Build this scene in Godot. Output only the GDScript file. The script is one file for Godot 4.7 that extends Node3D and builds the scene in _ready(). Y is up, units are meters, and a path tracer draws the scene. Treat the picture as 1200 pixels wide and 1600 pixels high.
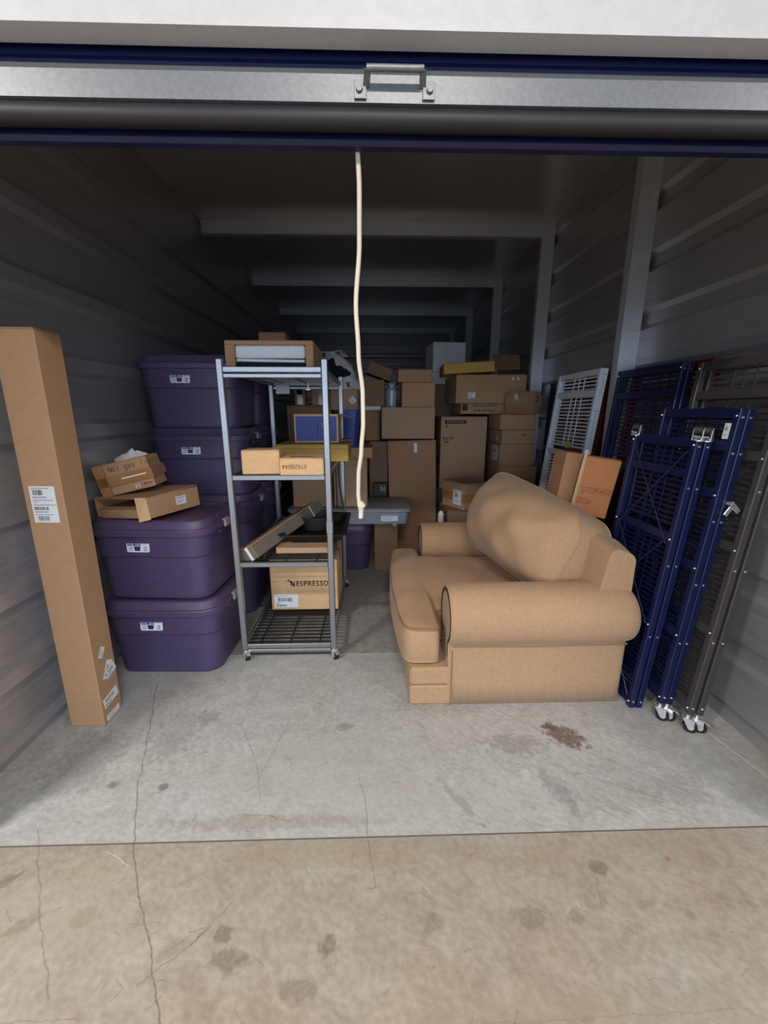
extends Node3D

var M := {}
var rng := RandomNumberGenerator.new()

# ------------------------------------------------------------------ helpers
func tag(o: Node, label := "", category := "", group := "", kind := "") -> void:
	if label != "": o.set_meta("label", label)
	if category != "": o.set_meta("category", category)
	if group != "": o.set_meta("group", group)
	if kind != "": o.set_meta("kind", kind)

func put(o: Node, called: String, parent: Node) -> void:
	var n := called
	var k := 0
	while parent.has_node(NodePath(n)):
		k += 1
		n = "%s_%03d" % [called, k]
	o.name = n
	parent.add_child(o, true)

func thing(called: String, label: String, category: String, pos := Vector3.ZERO, yaw := 0.0, group := "") -> Node3D:
	var o := Node3D.new()
	put(o, called, self)
	o.position = pos
	o.rotation_degrees.y = yaw
	tag(o, label, category, group)
	return o

func struct(called: String) -> Node3D:
	var o := Node3D.new()
	put(o, called, self)
	o.set_meta("kind", "structure")
	return o

func st() -> SurfaceTool:
	var s := SurfaceTool.new()
	s.begin(Mesh.PRIMITIVE_TRIANGLES)
	s.set_smooth_group(-1)
	return s

func done(s: SurfaceTool, called: String, mat: Material, parent: Node) -> MeshInstance3D:
	s.generate_normals()
	var mi := MeshInstance3D.new()
	mi.mesh = s.commit()
	mi.material_override = mat
	put(mi, called, parent)
	return mi

func inst(mesh: Mesh, called: String, mat: Material, parent: Node, xf := Transform3D.IDENTITY) -> MeshInstance3D:
	var mi := MeshInstance3D.new()
	mi.mesh = mesh
	mi.material_override = mat
	put(mi, called, parent)
	mi.transform = xf
	return mi

func tri(s: SurfaceTool, a: Vector3, b: Vector3, c: Vector3, o: Vector3) -> void:
	if (c - a).cross(b - a).dot(o) >= 0.0:
		s.add_vertex(a); s.add_vertex(b); s.add_vertex(c)
	else:
		s.add_vertex(a); s.add_vertex(c); s.add_vertex(b)

func quad(s: SurfaceTool, a: Vector3, b: Vector3, c: Vector3, d: Vector3, o: Vector3) -> void:
	tri(s, a, b, c, o)
	tri(s, a, c, d, o)

func bbox(s: SurfaceTool, size: Vector3, xf := Transform3D.IDENTITY, bv := 0.0) -> void:
	var h := size * 0.5
	var b: float = min(bv, min(h.x, min(h.y, h.z)) * 0.45)
	var R := xf.basis
	for ax in 3:
		var a1 := (ax + 1) % 3
		var a2 := (ax + 2) % 3
		for sg in [-1.0, 1.0]:
			var p := []
			for c in [[-1, -1], [1, -1], [1, 1], [-1, 1]]:
				var v := Vector3.ZERO
				v[ax] = h[ax] * sg
				v[a1] = (h[a1] - b) * c[0]
				v[a2] = (h[a2] - b) * c[1]
				p.append(xf * v)
			var n := Vector3.ZERO
			n[ax] = sg
			quad(s, p[0], p[1], p[2], p[3], R * n)
	if b <= 0.0:
		return
	for ax in 3:
		var a1 := (ax + 1) % 3
		var a2 := (ax + 2) % 3
		for s1 in [-1.0, 1.0]:
			for s2 in [-1.0, 1.0]:
				var p := []
				for e in [[-1.0, 0], [1.0, 0], [1.0, 1], [-1.0, 1]]:
					var v := Vector3.ZERO
					v[ax] = (h[ax] - b) * e[0]
					v[a1] = (h[a1] - (b if e[1] == 1 else 0.0)) * s1
					v[a2] = (h[a2] - (0.0 if e[1] == 1 else b)) * s2
					p.append(xf * v)
				var n := Vector3.ZERO
				n[a1] = s1
				n[a2] = s2
				quad(s, p[0], p[1], p[2], p[3], R * n)
	for sx in [-1.0, 1.0]:
		for sy in [-1.0, 1.0]:
			for sz in [-1.0, 1.0]:
				var q := Vector3(sx, sy, sz)
				tri(s, xf * (Vector3(h.x, h.y - b, h.z - b) * q), xf * (Vector3(h.x - b, h.y, h.z - b) * q), xf * (Vector3(h.x - b, h.y - b, h.z) * q), R * q)

func at(p: Vector3, rot := Vector3.ZERO) -> Transform3D:
	return Transform3D(Basis.from_euler(rot * PI / 180.0), p)

func box(called: String, size: Vector3, pos: Vector3, mat: Material, parent: Node, bv := 0.0, rot := Vector3.ZERO) -> MeshInstance3D:
	var s := st()
	bbox(s, size, Transform3D.IDENTITY, bv)
	var m := done(s, called, mat, parent)
	m.transform = at(pos, rot)
	return m

# a straight bar of square section from a to b
func bar(s: SurfaceTool, a: Vector3, b: Vector3, w: float, d: float, up := Vector3.UP, bv := 0.0) -> void:
	var y := (b - a).normalized()
	if abs(y.dot(up)) > 0.98: up = Vector3.BACK
	var x := up.cross(y).normalized()
	var z := x.cross(y).normalized()
	bbox(s, Vector3(w, a.distance_to(b), d), Transform3D(Basis(x, y, z), (a + b) * 0.5), bv)

func tube(s: SurfaceTool, a: Vector3, b: Vector3, r0: float, r1: float, n := 10, caps := true) -> void:
	var y := (b - a).normalized()
	var up := Vector3.UP if abs(y.y) < 0.95 else Vector3.RIGHT
	var x := up.cross(y).normalized()
	var z := x.cross(y)
	for i in n:
		var t0 := TAU * i / n
		var t1 := TAU * (i + 1) / n
		var d0 := x * cos(t0) + z * sin(t0)
		var d1 := x * cos(t1) + z * sin(t1)
		s.set_smooth_group(1)
		quad(s, a + d0 * r0, a + d1 * r0, b + d1 * r1, b + d0 * r1, d0 + d1)
		s.set_smooth_group(-1)
		if caps:
			tri(s, a, a + d0 * r0, a + d1 * r0, -y)
			tri(s, b, b + d0 * r1, b + d1 * r1, y)

func cable(s: SurfaceTool, pts: Array, r: float, n := 8, closed := false) -> void:
	var m := pts.size()
	var rings := []
	var nx := Vector3.ZERO
	for i in m:
		var p: Vector3 = pts[i]
		var q: Vector3 = pts[(i + 1) % m] if (closed or i < m - 1) else p
		var o: Vector3 = pts[(i - 1 + m) % m] if (closed or i > 0) else p
		var t := (q - o).normalized()
		if nx == Vector3.ZERO:
			nx = (Vector3.UP if abs(t.y) < 0.9 else Vector3.RIGHT).cross(t).normalized()
		nx = (nx - t * nx.dot(t)).normalized()
		var nz := nx.cross(t)
		var ring := []
		for k in n:
			ring.append(p + (nx * cos(TAU * k / n) + nz * sin(TAU * k / n)) * r)
		rings.append(ring)
	s.set_smooth_group(1)
	for i in (m if closed else m - 1):
		var j := (i + 1) % m
		for k in n:
			var l := (k + 1) % n
			quad(s, rings[i][k], rings[i][l], rings[j][l], rings[j][k], (rings[i][k] + rings[i][l]) * 0.5 - pts[i])
	s.set_smooth_group(-1)
	if not closed:
		for k in n:
			var l := (k + 1) % n
			tri(s, pts[0], rings[0][k], rings[0][l], pts[0] - pts[1])
			tri(s, pts[m - 1], rings[m - 1][k], rings[m - 1][l], pts[m - 1] - pts[m - 2])

# rings of equal point count joined; every band has its own smooth group unless one_group
func loft(s: SurfaceTool, rings: Array, cap0 := true, cap1 := true, one_group := false) -> void:
	var n: int = rings[0].size()
	for i in rings.size() - 1:
		s.set_smooth_group(1 if one_group else i + 1)
		var c := Vector3.ZERO
		for k in n: c += rings[i][k] + rings[i + 1][k]
		c /= 2.0 * n
		for k in n:
			var l := (k + 1) % n
			var e1: Vector3 = rings[i][l] - rings[i][k]
			var e2: Vector3 = rings[i + 1][k] - rings[i][k]
			var nn := e1.cross(e2)
			if nn.length() < 1e-12: nn = e1.cross(rings[i + 1][l] - rings[i][k])
			# outward = consistent turn: sign decided once per loft by ring order
			quad(s, rings[i][k], rings[i][l], rings[i + 1][l], rings[i + 1][k], nn * loft_sign)
	s.set_smooth_group(-1)
	for e in 2:
		if (e == 0 and cap0) or (e == 1 and cap1):
			var r: Array = rings[0] if e == 0 else rings[rings.size() - 1]
			var o: Array = rings[1] if e == 0 else rings[rings.size() - 2]
			var c := Vector3.ZERO
			var d := Vector3.ZERO
			for k in n:
				c += r[k]
				d += o[k]
			c /= n
			d /= n
			var nn := (c - d)
			for k in n:
				tri(s, c, r[k], r[(k + 1) % n], nn)
var loft_sign := 1.0

func rring(w: float, d: float, r: float, y: float, n := 6) -> Array:
	var out := []
	for c in [[1, 1], [1, -1], [-1, -1], [-1, 1]]:
		for k in n + 1:
			var t := PI * 0.5 * k / n
			var dx: float
			var dz: float
			match c:
				[1, 1]: dx = sin(t); dz = cos(t)
				[1, -1]: dx = cos(t); dz = -sin(t)
				[-1, -1]: dx = -sin(t); dz = -cos(t)
				_: dx = -cos(t); dz = sin(t)
			out.append(Vector3(c[0] * (w * 0.5 - r) + dx * r, y, c[1] * (d * 0.5 - r) + dz * r))
	return out

# a thin plate with rounded corners, its face to +z and UVs over the face
func plate(w: float, h: float, r: float, t := 0.0008) -> ArrayMesh:
	var key := "plate%.4f_%.4f_%.4f_%.4f" % [w, h, r, t]
	if M.has(key): return M[key]
	var s := st()
	var p := []
	for v in rring(w, h, max(r, 0.0002), 0.0, 3): p.append(Vector3(v.x, v.z, t * 0.5))
	var n := p.size()
	for k in n:
		var a: Vector3 = p[k]
		var b: Vector3 = p[(k + 1) % n]
		var vs := [Vector3(0, 0, t * 0.5), a, b]
		if (b - vs[0]).cross(a - vs[0]).z < 0: vs = [vs[0], b, a]
		for v in vs:
			s.set_uv(Vector2(v.x / w + 0.5, 0.5 - v.y / h))
			s.add_vertex(v)
		s.set_uv(Vector2(0.01, 0.01))
		var back := Vector3(0, 0, -t)
		quad(s, a, b, b + back, a + back, a + b - Vector3(0, 0, t))
		tri(s, Vector3(0, 0, -t * 0.5), a + back, b + back, Vector3(0, 0, -1))
	s.generate_normals()
	M[key] = s.commit()
	return M[key]

func sticker(called: String, w: float, h: float, r: float, mat: Material, parent: Node, pos: Vector3, rot := Vector3.ZERO) -> MeshInstance3D:
	return inst(plate(w, h, r), called, mat, parent, at(pos, rot))

func text(parent: Node, words: String, pos: Vector3, height: float, mat: Material, rot := Vector3.ZERO, bold := false, serif := false, stretch := 1.0) -> void:
	var f := SystemFont.new()
	f.font_names = PackedStringArray(["Droid Serif" if serif else "Droid Sans"])
	if bold: f.font_weight = 700
	var tm := TextMesh.new()
	tm.font = f
	tm.text = words
	tm.font_size = 48
	tm.pixel_size = height / 34.5
	tm.depth = 0.0006
	tm.curve_step = 2.0
	var x := at(pos, rot)
	x.basis = x.basis * Basis.from_scale(Vector3(stretch, 1, 1))
	inst(tm, "printed_lettering", mat, parent, x)

var STROKES := {"S": "45 36 16 05 04 13 33 42 41 30 10 01", "T": "06 46|26 20", "O": "16 05 01 10 30 41 45 36 16", "R": "00 06 36 45 44 33 03|23 40", "A": "00 26 40|13 33",
	"G": "45 36 16 05 01 10 30 41 43 23", "E": "46 06 00 40|03 33", "B": "00 06 36 45 44 33 03|33 42 41 30 00", "X": "00 46|06 40", "N": "00 06 40 46", "I": "20 26", "M": "00 06 23 46 40",
	"a": "34 14 03 01 10 30|34 30", "t": "25 21 30|14 34", "g": "34 14 03 01 10 30|34 3a 1a", "s": "34 14 03 32 31 20 00", "e": "02 32 33 24 14 03 01 10 30", "m": "00 04 14 20|24 34 40"}

func handwriting(parent: Node, words: String, pos: Vector3, height: float, mat: Material, rot := Vector3.ZERO, seed_ := 1) -> void:
	var r := RandomNumberGenerator.new()
	r.seed = seed_
	var s := st()
	var u := height / 6.0
	var cx := 0.0
	for ch in words:
		if STROKES.has(ch):
			var jy := r.randf_range(-0.5, 0.5)
			for part in STROKES[ch].split("|"):
				var last := Vector3.INF
				for q in part.split(" "):
					var yy := float(q[1]) if q[1] != "a" else -2.0
					var v := Vector3(cx + float(q[0]) * u * 0.85 + yy * u * 0.12, (yy + jy) * u, 0) + Vector3(r.randf_range(-0.18, 0.18), r.randf_range(-0.18, 0.18), 0) * u
					if last != Vector3.INF:
						bar(s, last, v, u * 0.42, 0.0006, Vector3.BACK)
					last = v
		cx += u * 4.6
	var m := done(s, "handwriting", mat, parent)
	m.transform = at(pos, rot)

# ------------------------------------------------------------------ materials
func lib(a: Color, rough := 0.6, metal := 0.0) -> StandardMaterial3D:
	var m := StandardMaterial3D.new()
	m.albedo_color = a
	m.roughness = rough
	m.metallic = metal
	return m

func grain(size: int, seed_: int, fx: float, fy: float, lo: float, hi: float, speck := 0.0, oct := 4) -> ImageTexture:
	var n := FastNoiseLite.new()
	n.seed = seed_
	n.noise_type = FastNoiseLite.TYPE_SIMPLEX_SMOOTH
	n.frequency = 1.0
	n.fractal_octaves = oct
	var r := RandomNumberGenerator.new()
	r.seed = seed_
	var im := Image.create(size, size, true, Image.FORMAT_RGB8)
	for y in size:
		for x in size:
			# wraps by walking round two circles
			var ax := TAU * x / size
			var ay := TAU * y / size
			var v := n.get_noise_3d(cos(ax) * fx + 7.0 * sin(ay) * fy * 0.3, sin(ax) * fx, cos(ay) * fy) * 0.5 + 0.5
			v = clamp(lerp(lo, hi, v) + r.randf_range(-speck, speck), 0.0, 1.0)
			im.set_pixel(x, y, Color(v, v, v))
	im.generate_mipmaps()
	return ImageTexture.create_from_image(im)

func tri_tex(m: StandardMaterial3D, t: Texture2D, scale: float, world := false) -> StandardMaterial3D:
	m.albedo_texture = t
	m.uv1_triplanar = true
	m.uv1_world_triplanar = world
	m.uv1_scale = Vector3.ONE * scale
	return m

func pixel_text(im: Image, words: String, x: int, y: int, k: int, c: Color) -> void:
	var G := {"A": [2, 5, 7, 5, 5], "B": [6, 5, 6, 5, 6], "C": [3, 4, 4, 4, 3], "D": [6, 5, 5, 5, 6], "E": [7, 4, 6, 4, 7], "G": [3, 4, 5, 5, 3], "I": [7, 2, 2, 2, 7], "L": [4, 4, 4, 4, 7], "N": [5, 7, 7, 7, 5], "O": [2, 5, 5, 5, 2], "P": [6, 5, 6, 4, 4], "R": [6, 5, 6, 5, 5], "S": [3, 4, 2, 1, 6], "T": [7, 2, 2, 2, 2], "X": [5, 5, 2, 5, 5], "U": [5, 5, 5, 5, 7], "H": [5, 5, 7, 5, 5], "0": [7, 5, 5, 5, 7], "1": [2, 6, 2, 2, 7], "2": [6, 1, 2, 4, 7], "3": [6, 1, 2, 1, 6], "8": [7, 5, 7, 5, 7], "6": [3, 4, 7, 5, 7]}
	for ch in words:
		if G.has(ch):
			for r in 5:
				for b in 3:
					if G[ch][r] & (4 >> b):
						im.fill_rect(Rect2i(x + b * k, y + r * k, k, k), c)
		x += 4 * k

func tote_label() -> ImageTexture:
	var im := Image.create(240, 150, false, Image.FORMAT_RGB8)
	im.fill(Color(0.86, 0.87, 0.91))
	im.fill_rect(Rect2i(10, 10, 140, 66), Color(0.09, 0.08, 0.42))
	im.fill_rect(Rect2i(60, 10, 90, 46), Color(0.14, 0.11, 0.78))
	for y in range(16, 36):
		for x in range(14, 66):
			if pow((x - 40.0) / 26.0, 4) + pow((y - 26.0) / 10.0, 4) < 1.0: im.set_pixel(x, y, Color(0.93, 0.86, 0.9))
	pixel_text(im, "TOTE BOX", 16, 48, 4, Color(0.9, 0.9, 0.97))
	im.fill_rect(Rect2i(14, 72, 130, 5), Color(0.75, 0.66, 0.75))
	for r in 6:
		im.fill_rect(Rect2i(18, 84 + r * 9, 44 + (r * 13) % 12, 5), Color(0.62, 0.64, 0.66))
	for y in range(82, 134):
		for x in range(74, 146):
			var inset := (y - 82) * 0.18
			if x > 74 + inset and x < 146 - inset: im.set_pixel(x, y, Color(0.19, 0.16, 0.33))
	for r in 4:
		im.fill_rect(Rect2i(168, 20 + r * 12, 56, 7), Color(0.6, 0.68, 0.6))
	pixel_text(im, "30", 178, 84, 5, Color(0.25, 0.25, 0.3))
	im.fill_rect(Rect2i(180, 122, 36, 10), Color(0.3, 0.3, 0.34))
	return ImageTexture.create_from_image(im)

func paper_label(seed_: int, w: int, h: int, bars := true, bg := Color(0.86, 0.87, 0.88)) -> ImageTexture:
	var r := RandomNumberGenerator.new()
	r.seed = seed_
	var im := Image.create(w, h, false, Image.FORMAT_RGB8)
	im.fill(bg)
	var y := 8
	while y < h - 12:
		var hh := 4 + r.randi() % 4
		if bars and r.randf() < 0.34:
			hh = 16 + r.randi() % 14
			var x := 10 + r.randi() % 16
			var x1: int = min(w - 8, x + w / 3 + r.randi() % (w / 3))
			while x < x1:
				var k := 1 + r.randi() % 4
				im.fill_rect(Rect2i(x, y, k, min(hh, h - y - 6)), Color(0.16, 0.16, 0.18))
				x += k + 1 + r.randi() % 4
		else:
			im.fill_rect(Rect2i(10, y, 10 + r.randi() % (w - 24), hh), Color(0.6, 0.6, 0.63))
		y += hh + 6 + r.randi() % 5
	return ImageTexture.create_from_image(im)

func sheet(t: Texture2D, rough := 0.5) -> StandardMaterial3D:
	var m := lib(Color.WHITE, rough)
	m.albedo_texture = t
	return m

# one slab of the concrete floor: w by d metres with its corner at (x0, z0); marks are [x, z, rx, rz, r, g, b, strength, turn]
func slab_tex(w: float, d: float, x0: float, z0: float, ppm: int, base: Color, tint: Color, seed_: int, marks: Array, lines: Array) -> ImageTexture:
	var W := int(w * ppm)
	var H := int(d * ppm)
	var n := FastNoiseLite.new()
	n.seed = seed_
	n.frequency = 1.0
	n.fractal_octaves = 5
	var n2 := FastNoiseLite.new()
	n2.seed = seed_ + 5
	n2.frequency = 1.0
	n2.fractal_octaves = 3
	var r := RandomNumberGenerator.new()
	r.seed = seed_
	var im := Image.create(W, H, true, Image.FORMAT_RGB8)
	for y in H:
		for x in W:
			var px := x0 + x / float(ppm)
			var pz := z0 + y / float(ppm)
			var a := n.get_noise_2d(px * 1.7, pz * 1.7)
			var b := n2.get_noise_2d(px * 9.0 + a * 2.0, pz * 9.0)
			var e := n2.get_noise_2d(px * 26.0 + pz * 14.0, pz * 40.0 - px * 20.0)
			var v := 1.0 + a * 0.12 + b * 0.10 + e * 0.08 + r.randf_range(-0.025, 0.025)
			var c := base.lerp(tint, clamp(0.5 + a * 1.1 + b * 0.4, 0.0, 1.0)) * v
			im.set_pixel(x, y, c)
	for m in marks:
		var rr: float = max(m[2], m[3]) * 1.5
		var turn: float = m[8] if m.size() > 8 else 0.0
		for y in range(max(0, int((m[1] - rr - z0) * ppm)), min(H, int((m[1] + rr - z0) * ppm))):
			for x in range(max(0, int((m[0] - rr - x0) * ppm)), min(W, int((m[0] + rr - x0) * ppm))):
				var v := Vector2(x0 + x / float(ppm) - m[0], z0 + y / float(ppm) - m[1]).rotated(turn)
				var q := Vector2(v.x / m[2], v.y / m[3]).length()
				q += n2.get_noise_2d((v.x + m[0]) * 22.0, (v.y + m[1]) * 22.0) * 0.55
				var k: float = clamp((1.0 - q) * 3.0, 0.0, 1.0) * m[7]
				k *= 0.75 + 0.5 * n2.get_noise_2d((v.x + m[0]) * 60.0, (v.y + m[1]) * 60.0)
				im.set_pixel(x, y, im.get_pixel(x, y).lerp(Color(m[4], m[5], m[6]), clamp(k, 0.0, 1.0)))
	for l in lines:
		var c := Color(l[0], l[1], l[2])
		var wd: float = l[4]
		for i in range(5, l.size() - 3, 2):
			var a := Vector2(l[i], l[i + 1])
			var b := Vector2(l[i + 2], l[i + 3])
			var steps := int(a.distance_to(b) * ppm * 1.5) + 1
			for k in steps:
				var p := a.lerp(b, k / float(steps))
				p += Vector2(n.get_noise_2d(p.x * 12, p.y * 12), n.get_noise_2d(p.y * 12 + 9, p.x * 12)) * 0.007
				var hw := int(max(1.0, wd * ppm))
				for oy in hw:
					for ox in hw:
						var x := int((p.x - x0) * ppm) + ox
						var y := int((p.y - z0) * ppm) + oy
						if x >= 0 and y >= 0 and x < W and y < H:
							im.set_pixel(x, y, im.get_pixel(x, y).lerp(c, l[3] * r.randf_range(0.5, 1.0)))
	im.generate_mipmaps()
	return ImageTexture.create_from_image(im)

func make_materials() -> void:
	var card := grain(256, 3, 1.2, 1.2, 0.94, 1.04, 0.015)
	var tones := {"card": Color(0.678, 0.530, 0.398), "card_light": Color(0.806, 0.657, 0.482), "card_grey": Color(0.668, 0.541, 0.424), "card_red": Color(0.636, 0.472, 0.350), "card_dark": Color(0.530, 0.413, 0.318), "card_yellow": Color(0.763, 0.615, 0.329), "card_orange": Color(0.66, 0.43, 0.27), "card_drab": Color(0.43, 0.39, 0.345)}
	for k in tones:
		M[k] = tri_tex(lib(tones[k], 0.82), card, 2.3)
	M.card_edge = lib(Color(0.60, 0.45, 0.31), 0.9)
	M.tape = lib(Color(0.62, 0.44, 0.28), 0.22)
	M.tape_clear = lib(Color(0.66, 0.56, 0.45), 0.15)
	M.ink = lib(Color(0.10, 0.085, 0.075), 0.8)
	M.ink_brown = lib(Color(0.22, 0.14, 0.10), 0.8)
	M.ink_red = lib(Color(0.42, 0.17, 0.13), 0.8)
	M.white = lib(Color(0.86, 0.86, 0.86), 0.6)
	M.foam = tri_tex(lib(Color(0.90, 0.91, 0.93), 0.9), grain(128, 21, 9, 9, 0.9, 1.05, 0.04), 5.0)
	M.label_tote = sheet(tote_label(), 0.4)
	M.label_ship = sheet(paper_label(4, 120, 190))
	M.label_a = sheet(paper_label(11, 150, 90))
	M.label_b = sheet(paper_label(15, 100, 120))
	M.label_c = sheet(paper_label(23, 90, 60, false))
	# purple plastic
	var pl := lib(Color(0.285, 0.24, 0.37), 0.46)
	pl.albedo_texture = grain(256, 31, 3, 3, 0.86, 1.08, 0.02)
	pl.uv1_triplanar = true
	pl.uv1_scale = Vector3.ONE * 2.0
	M.tote = pl
	M.tote_lid = tri_tex(lib(Color(0.315, 0.255, 0.385), 0.42), pl.albedo_texture, 3.0)
	M.latch = lib(Color(0.62, 0.58, 0.62), 0.4)
	# metal
	var galv := grain(256, 41, 3, 3, 0.88, 1.05, 0.025)
	M.galv = tri_tex(lib(Color(0.76, 0.78, 0.80), 0.42, 0.75), galv, 4.0)
	M.galv_bar = tri_tex(lib(Color(0.47, 0.48, 0.495), 0.46, 0.5), galv, 4.0)
	M.wall_metal = tri_tex(lib(Color(0.72, 0.72, 0.73), 0.38, 0.62), grain(256, 43, 1.5, 14, 0.92, 1.05, 0.02), 0.9)
	M.ceil_metal = tri_tex(lib(Color(0.80, 0.79, 0.78), 0.28, 0.6), M.wall_metal.albedo_texture, 0.7)
	M.stud = tri_tex(lib(Color(0.80, 0.82, 0.85), 0.42, 0.35), galv, 3.0)
	M.silver = tri_tex(lib(Color(0.61, 0.615, 0.63), 0.34, 0.85), galv, 6.0)
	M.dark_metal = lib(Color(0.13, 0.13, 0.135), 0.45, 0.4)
	M.chrome = lib(Color(0.90, 0.90, 0.91), 0.24, 0.75)
	M.rivet = lib(Color(0.88, 0.88, 0.90), 0.25, 0.9)
	M.black = lib(Color(0.045, 0.045, 0.05), 0.5)
	M.black_soft = tri_tex(lib(Color(0.10, 0.10, 0.105), 0.55), galv, 3.0)
	M.navy = lib(Color(0.05, 0.08, 0.25), 0.42)
	M.rack_blue = lib(Color(0.075, 0.105, 0.265), 0.36, 0.1)
	M.brace = lib(Color(0.22, 0.24, 0.42), 0.3, 0.5)
	M.rack_red = lib(Color(0.33, 0.03, 0.06), 0.38, 0.1)
	M.rack_grey = tri_tex(lib(Color(0.29, 0.28, 0.275), 0.42, 0.25), galv, 5.0)
	M.rack_white = lib(Color(0.80, 0.82, 0.86), 0.4)
	M.paint_white = tri_tex(lib(Color(0.83, 0.83, 0.84), 0.55), grain(128, 51, 3, 3, 0.96, 1.02, 0.01), 1.0)
	M.header = tri_tex(lib(Color(0.74, 0.74, 0.75), 0.55), M.paint_white.albedo_texture, 1.0)
	M.rope = tri_tex(lib(Color(0.83, 0.79, 0.72), 0.9), grain(64, 61, 4, 4, 0.8, 1.08, 0.08), 30.0)
	M.blue_plastic = lib(Color(0.16, 0.24, 0.55), 0.4)
	M.blue_print = lib(Color(0.20, 0.26, 0.55), 0.5)
	M.bag = lib(Color(0.80, 0.78, 0.78), 0.5)
	M.yellow = lib(Color(0.80, 0.76, 0.15), 0.6)
	M.teal = lib(Color(0.10, 0.50, 0.56), 0.5)
	var cl := lib(Color(0.70, 0.74, 0.80, 0.42), 0.25)
	cl.transparency = BaseMaterial3D.TRANSPARENCY_ALPHA
	M.clear = cl
	M.lid_clear = tri_tex(lib(Color(0.55, 0.56, 0.57), 0.4), galv, 5.0)
	M.navy_cloth = lib(Color(0.05, 0.06, 0.14), 0.9)
	# sofa cloth: pale and brown threads mixed
	var r := RandomNumberGenerator.new()
	r.seed = 77
	var n := FastNoiseLite.new()
	n.seed = 78
	n.frequency = 0.02
	var im := Image.create(512, 512, true, Image.FORMAT_RGB8)
	var hm := Image.create(512, 512, false, Image.FORMAT_RGB8)
	for y in 512:
		for x in 512:
			var blot := n.get_noise_2d(x, y)
			var th := r.randf()
			var wv := 0.5 + 0.5 * sin(x * TAU / 8.0) * sin(y * TAU / 8.0)
			var c := Color(0.66, 0.525, 0.395)
			if th < 0.12: c = Color(0.54, 0.40, 0.28)
			elif th > 0.86: c = Color(0.76, 0.64, 0.51)
			c = c * (1.0 + blot * 0.05 + (wv - 0.5) * 0.10)
			im.set_pixel(x, y, c)
			var h := clampf(wv * 0.6 + th * 0.4, 0, 1)
			hm.set_pixel(x, y, Color(h, h, h))
	im.generate_mipmaps()
	hm.bump_map_to_normal_map(3.0)
	var fab := lib(Color(1, 1, 1), 0.92)
	fab.albedo_texture = ImageTexture.create_from_image(im)
	fab.normal_enabled = true
	fab.normal_texture = ImageTexture.create_from_image(hm)
	fab.normal_scale = 0.5
	fab.uv1_triplanar = true
	fab.uv1_scale = Vector3.ONE * 3.2
	fab.rim_enabled = true
	fab.rim = 0.25
	M.fabric = fab
	M.piping = lib(Color(0.55, 0.42, 0.30), 0.9)
	M.trim = lib(Color(0.27, 0.18, 0.12), 0.95)
	M.concrete_far = tri_tex(lib(Color(0.60, 0.595, 0.58), 0.75), grain(256, 71, 4, 4, 0.8, 1.1, 0.04), 0.8)
	M.joint = lib(Color(0.80, 0.79, 0.74), 0.8)
	M.joint_dark = lib(Color(0.36, 0.33, 0.29), 0.9)

# ------------------------------------------------------------------ light, camera
func lamp(x: float, z: float, y: float, energy: float, which: String) -> void:
	var t := thing("ceiling_lamp", "white strip light on the corridor ceiling, " + which, "lamp", Vector3(x, y, z), 0.0, "corridor strip lights")
	box("housing", Vector3(0.70, 0.05, 0.2), Vector3(0, 0.035, 0), M.paint_white, t, 0.006)
	var e := lib(Color(1, 0.97, 0.92), 0.5)
	e.emission_enabled = true
	e.emission = Color(1, 0.96, 0.9)
	e.emission_energy_multiplier = 3.0
	box("diffuser", Vector3(0.66, 0.012, 0.16), Vector3(0, 0.002, 0), e, t, 0.003)
	var l := AreaLight3D.new()
	l.area_size = Vector2(0.66, 0.16)
	l.light_energy = energy
	l.light_color = Color(1.0, 0.97, 0.93)
	l.shadow_enabled = true
	l.area_range = 30.0
	l.position = Vector3(0, -0.012, 0)
	l.rotation_degrees.x = -90
	put(l, "lamp_light", t)

func setup() -> void:
	var cam := Camera3D.new()
	put(cam, "camera", self)
	cam.position = Vector3(0, 1.4, 0)
	cam.rotation_degrees = Vector3(-13.8, -1.5, 0)
	cam.fov = rad_to_deg(2.0 * atan(800.0 / 632.0))
	cam.near = 0.02
	cam.current = true
	var we := WorldEnvironment.new()
	var env := Environment.new()
	env.background_mode = Environment.BG_COLOR
	env.background_color = Color(0.84, 0.91, 1.0)
	env.background_energy_multiplier = 4.2
	env.tonemap_mode = Environment.TONE_MAPPER_LINEAR
	env.tonemap_exposure = 1.05
	env.sdfgi_enabled = true
	env.ssao_enabled = true
	env.ssil_enabled = true
	we.environment = env
	put(we, "world_environment", self)
	lamp(-2.3, 0.62, 2.93, 11.0, "the one left of the open door")
	lamp(0.15, 0.62, 2.93, 5.0, "the one straight before the open door")
	lamp(2.6, 0.62, 2.93, 4.5, "the one right of the open door")

# ------------------------------------------------------------------ the room
const WL := -1.5
const WR := 1.64
const CEIL := 3.03
const ZD := -1.07
const ZB := -9.3

# profile points are [height, depth into the room]; the sheet runs from a along v
func corrugated(s: SurfaceTool, prof: Array, a: Vector3, v: Vector3, out: Vector3) -> void:
	for i in prof.size() - 1:
		var p: Vector3 = a + Vector3.UP * prof[i][0] + out * prof[i][1]
		var q: Vector3 = a + Vector3.UP * prof[i + 1][0] + out * prof[i + 1][1]
		quad(s, p, q, q + v, p + v, out)

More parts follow.
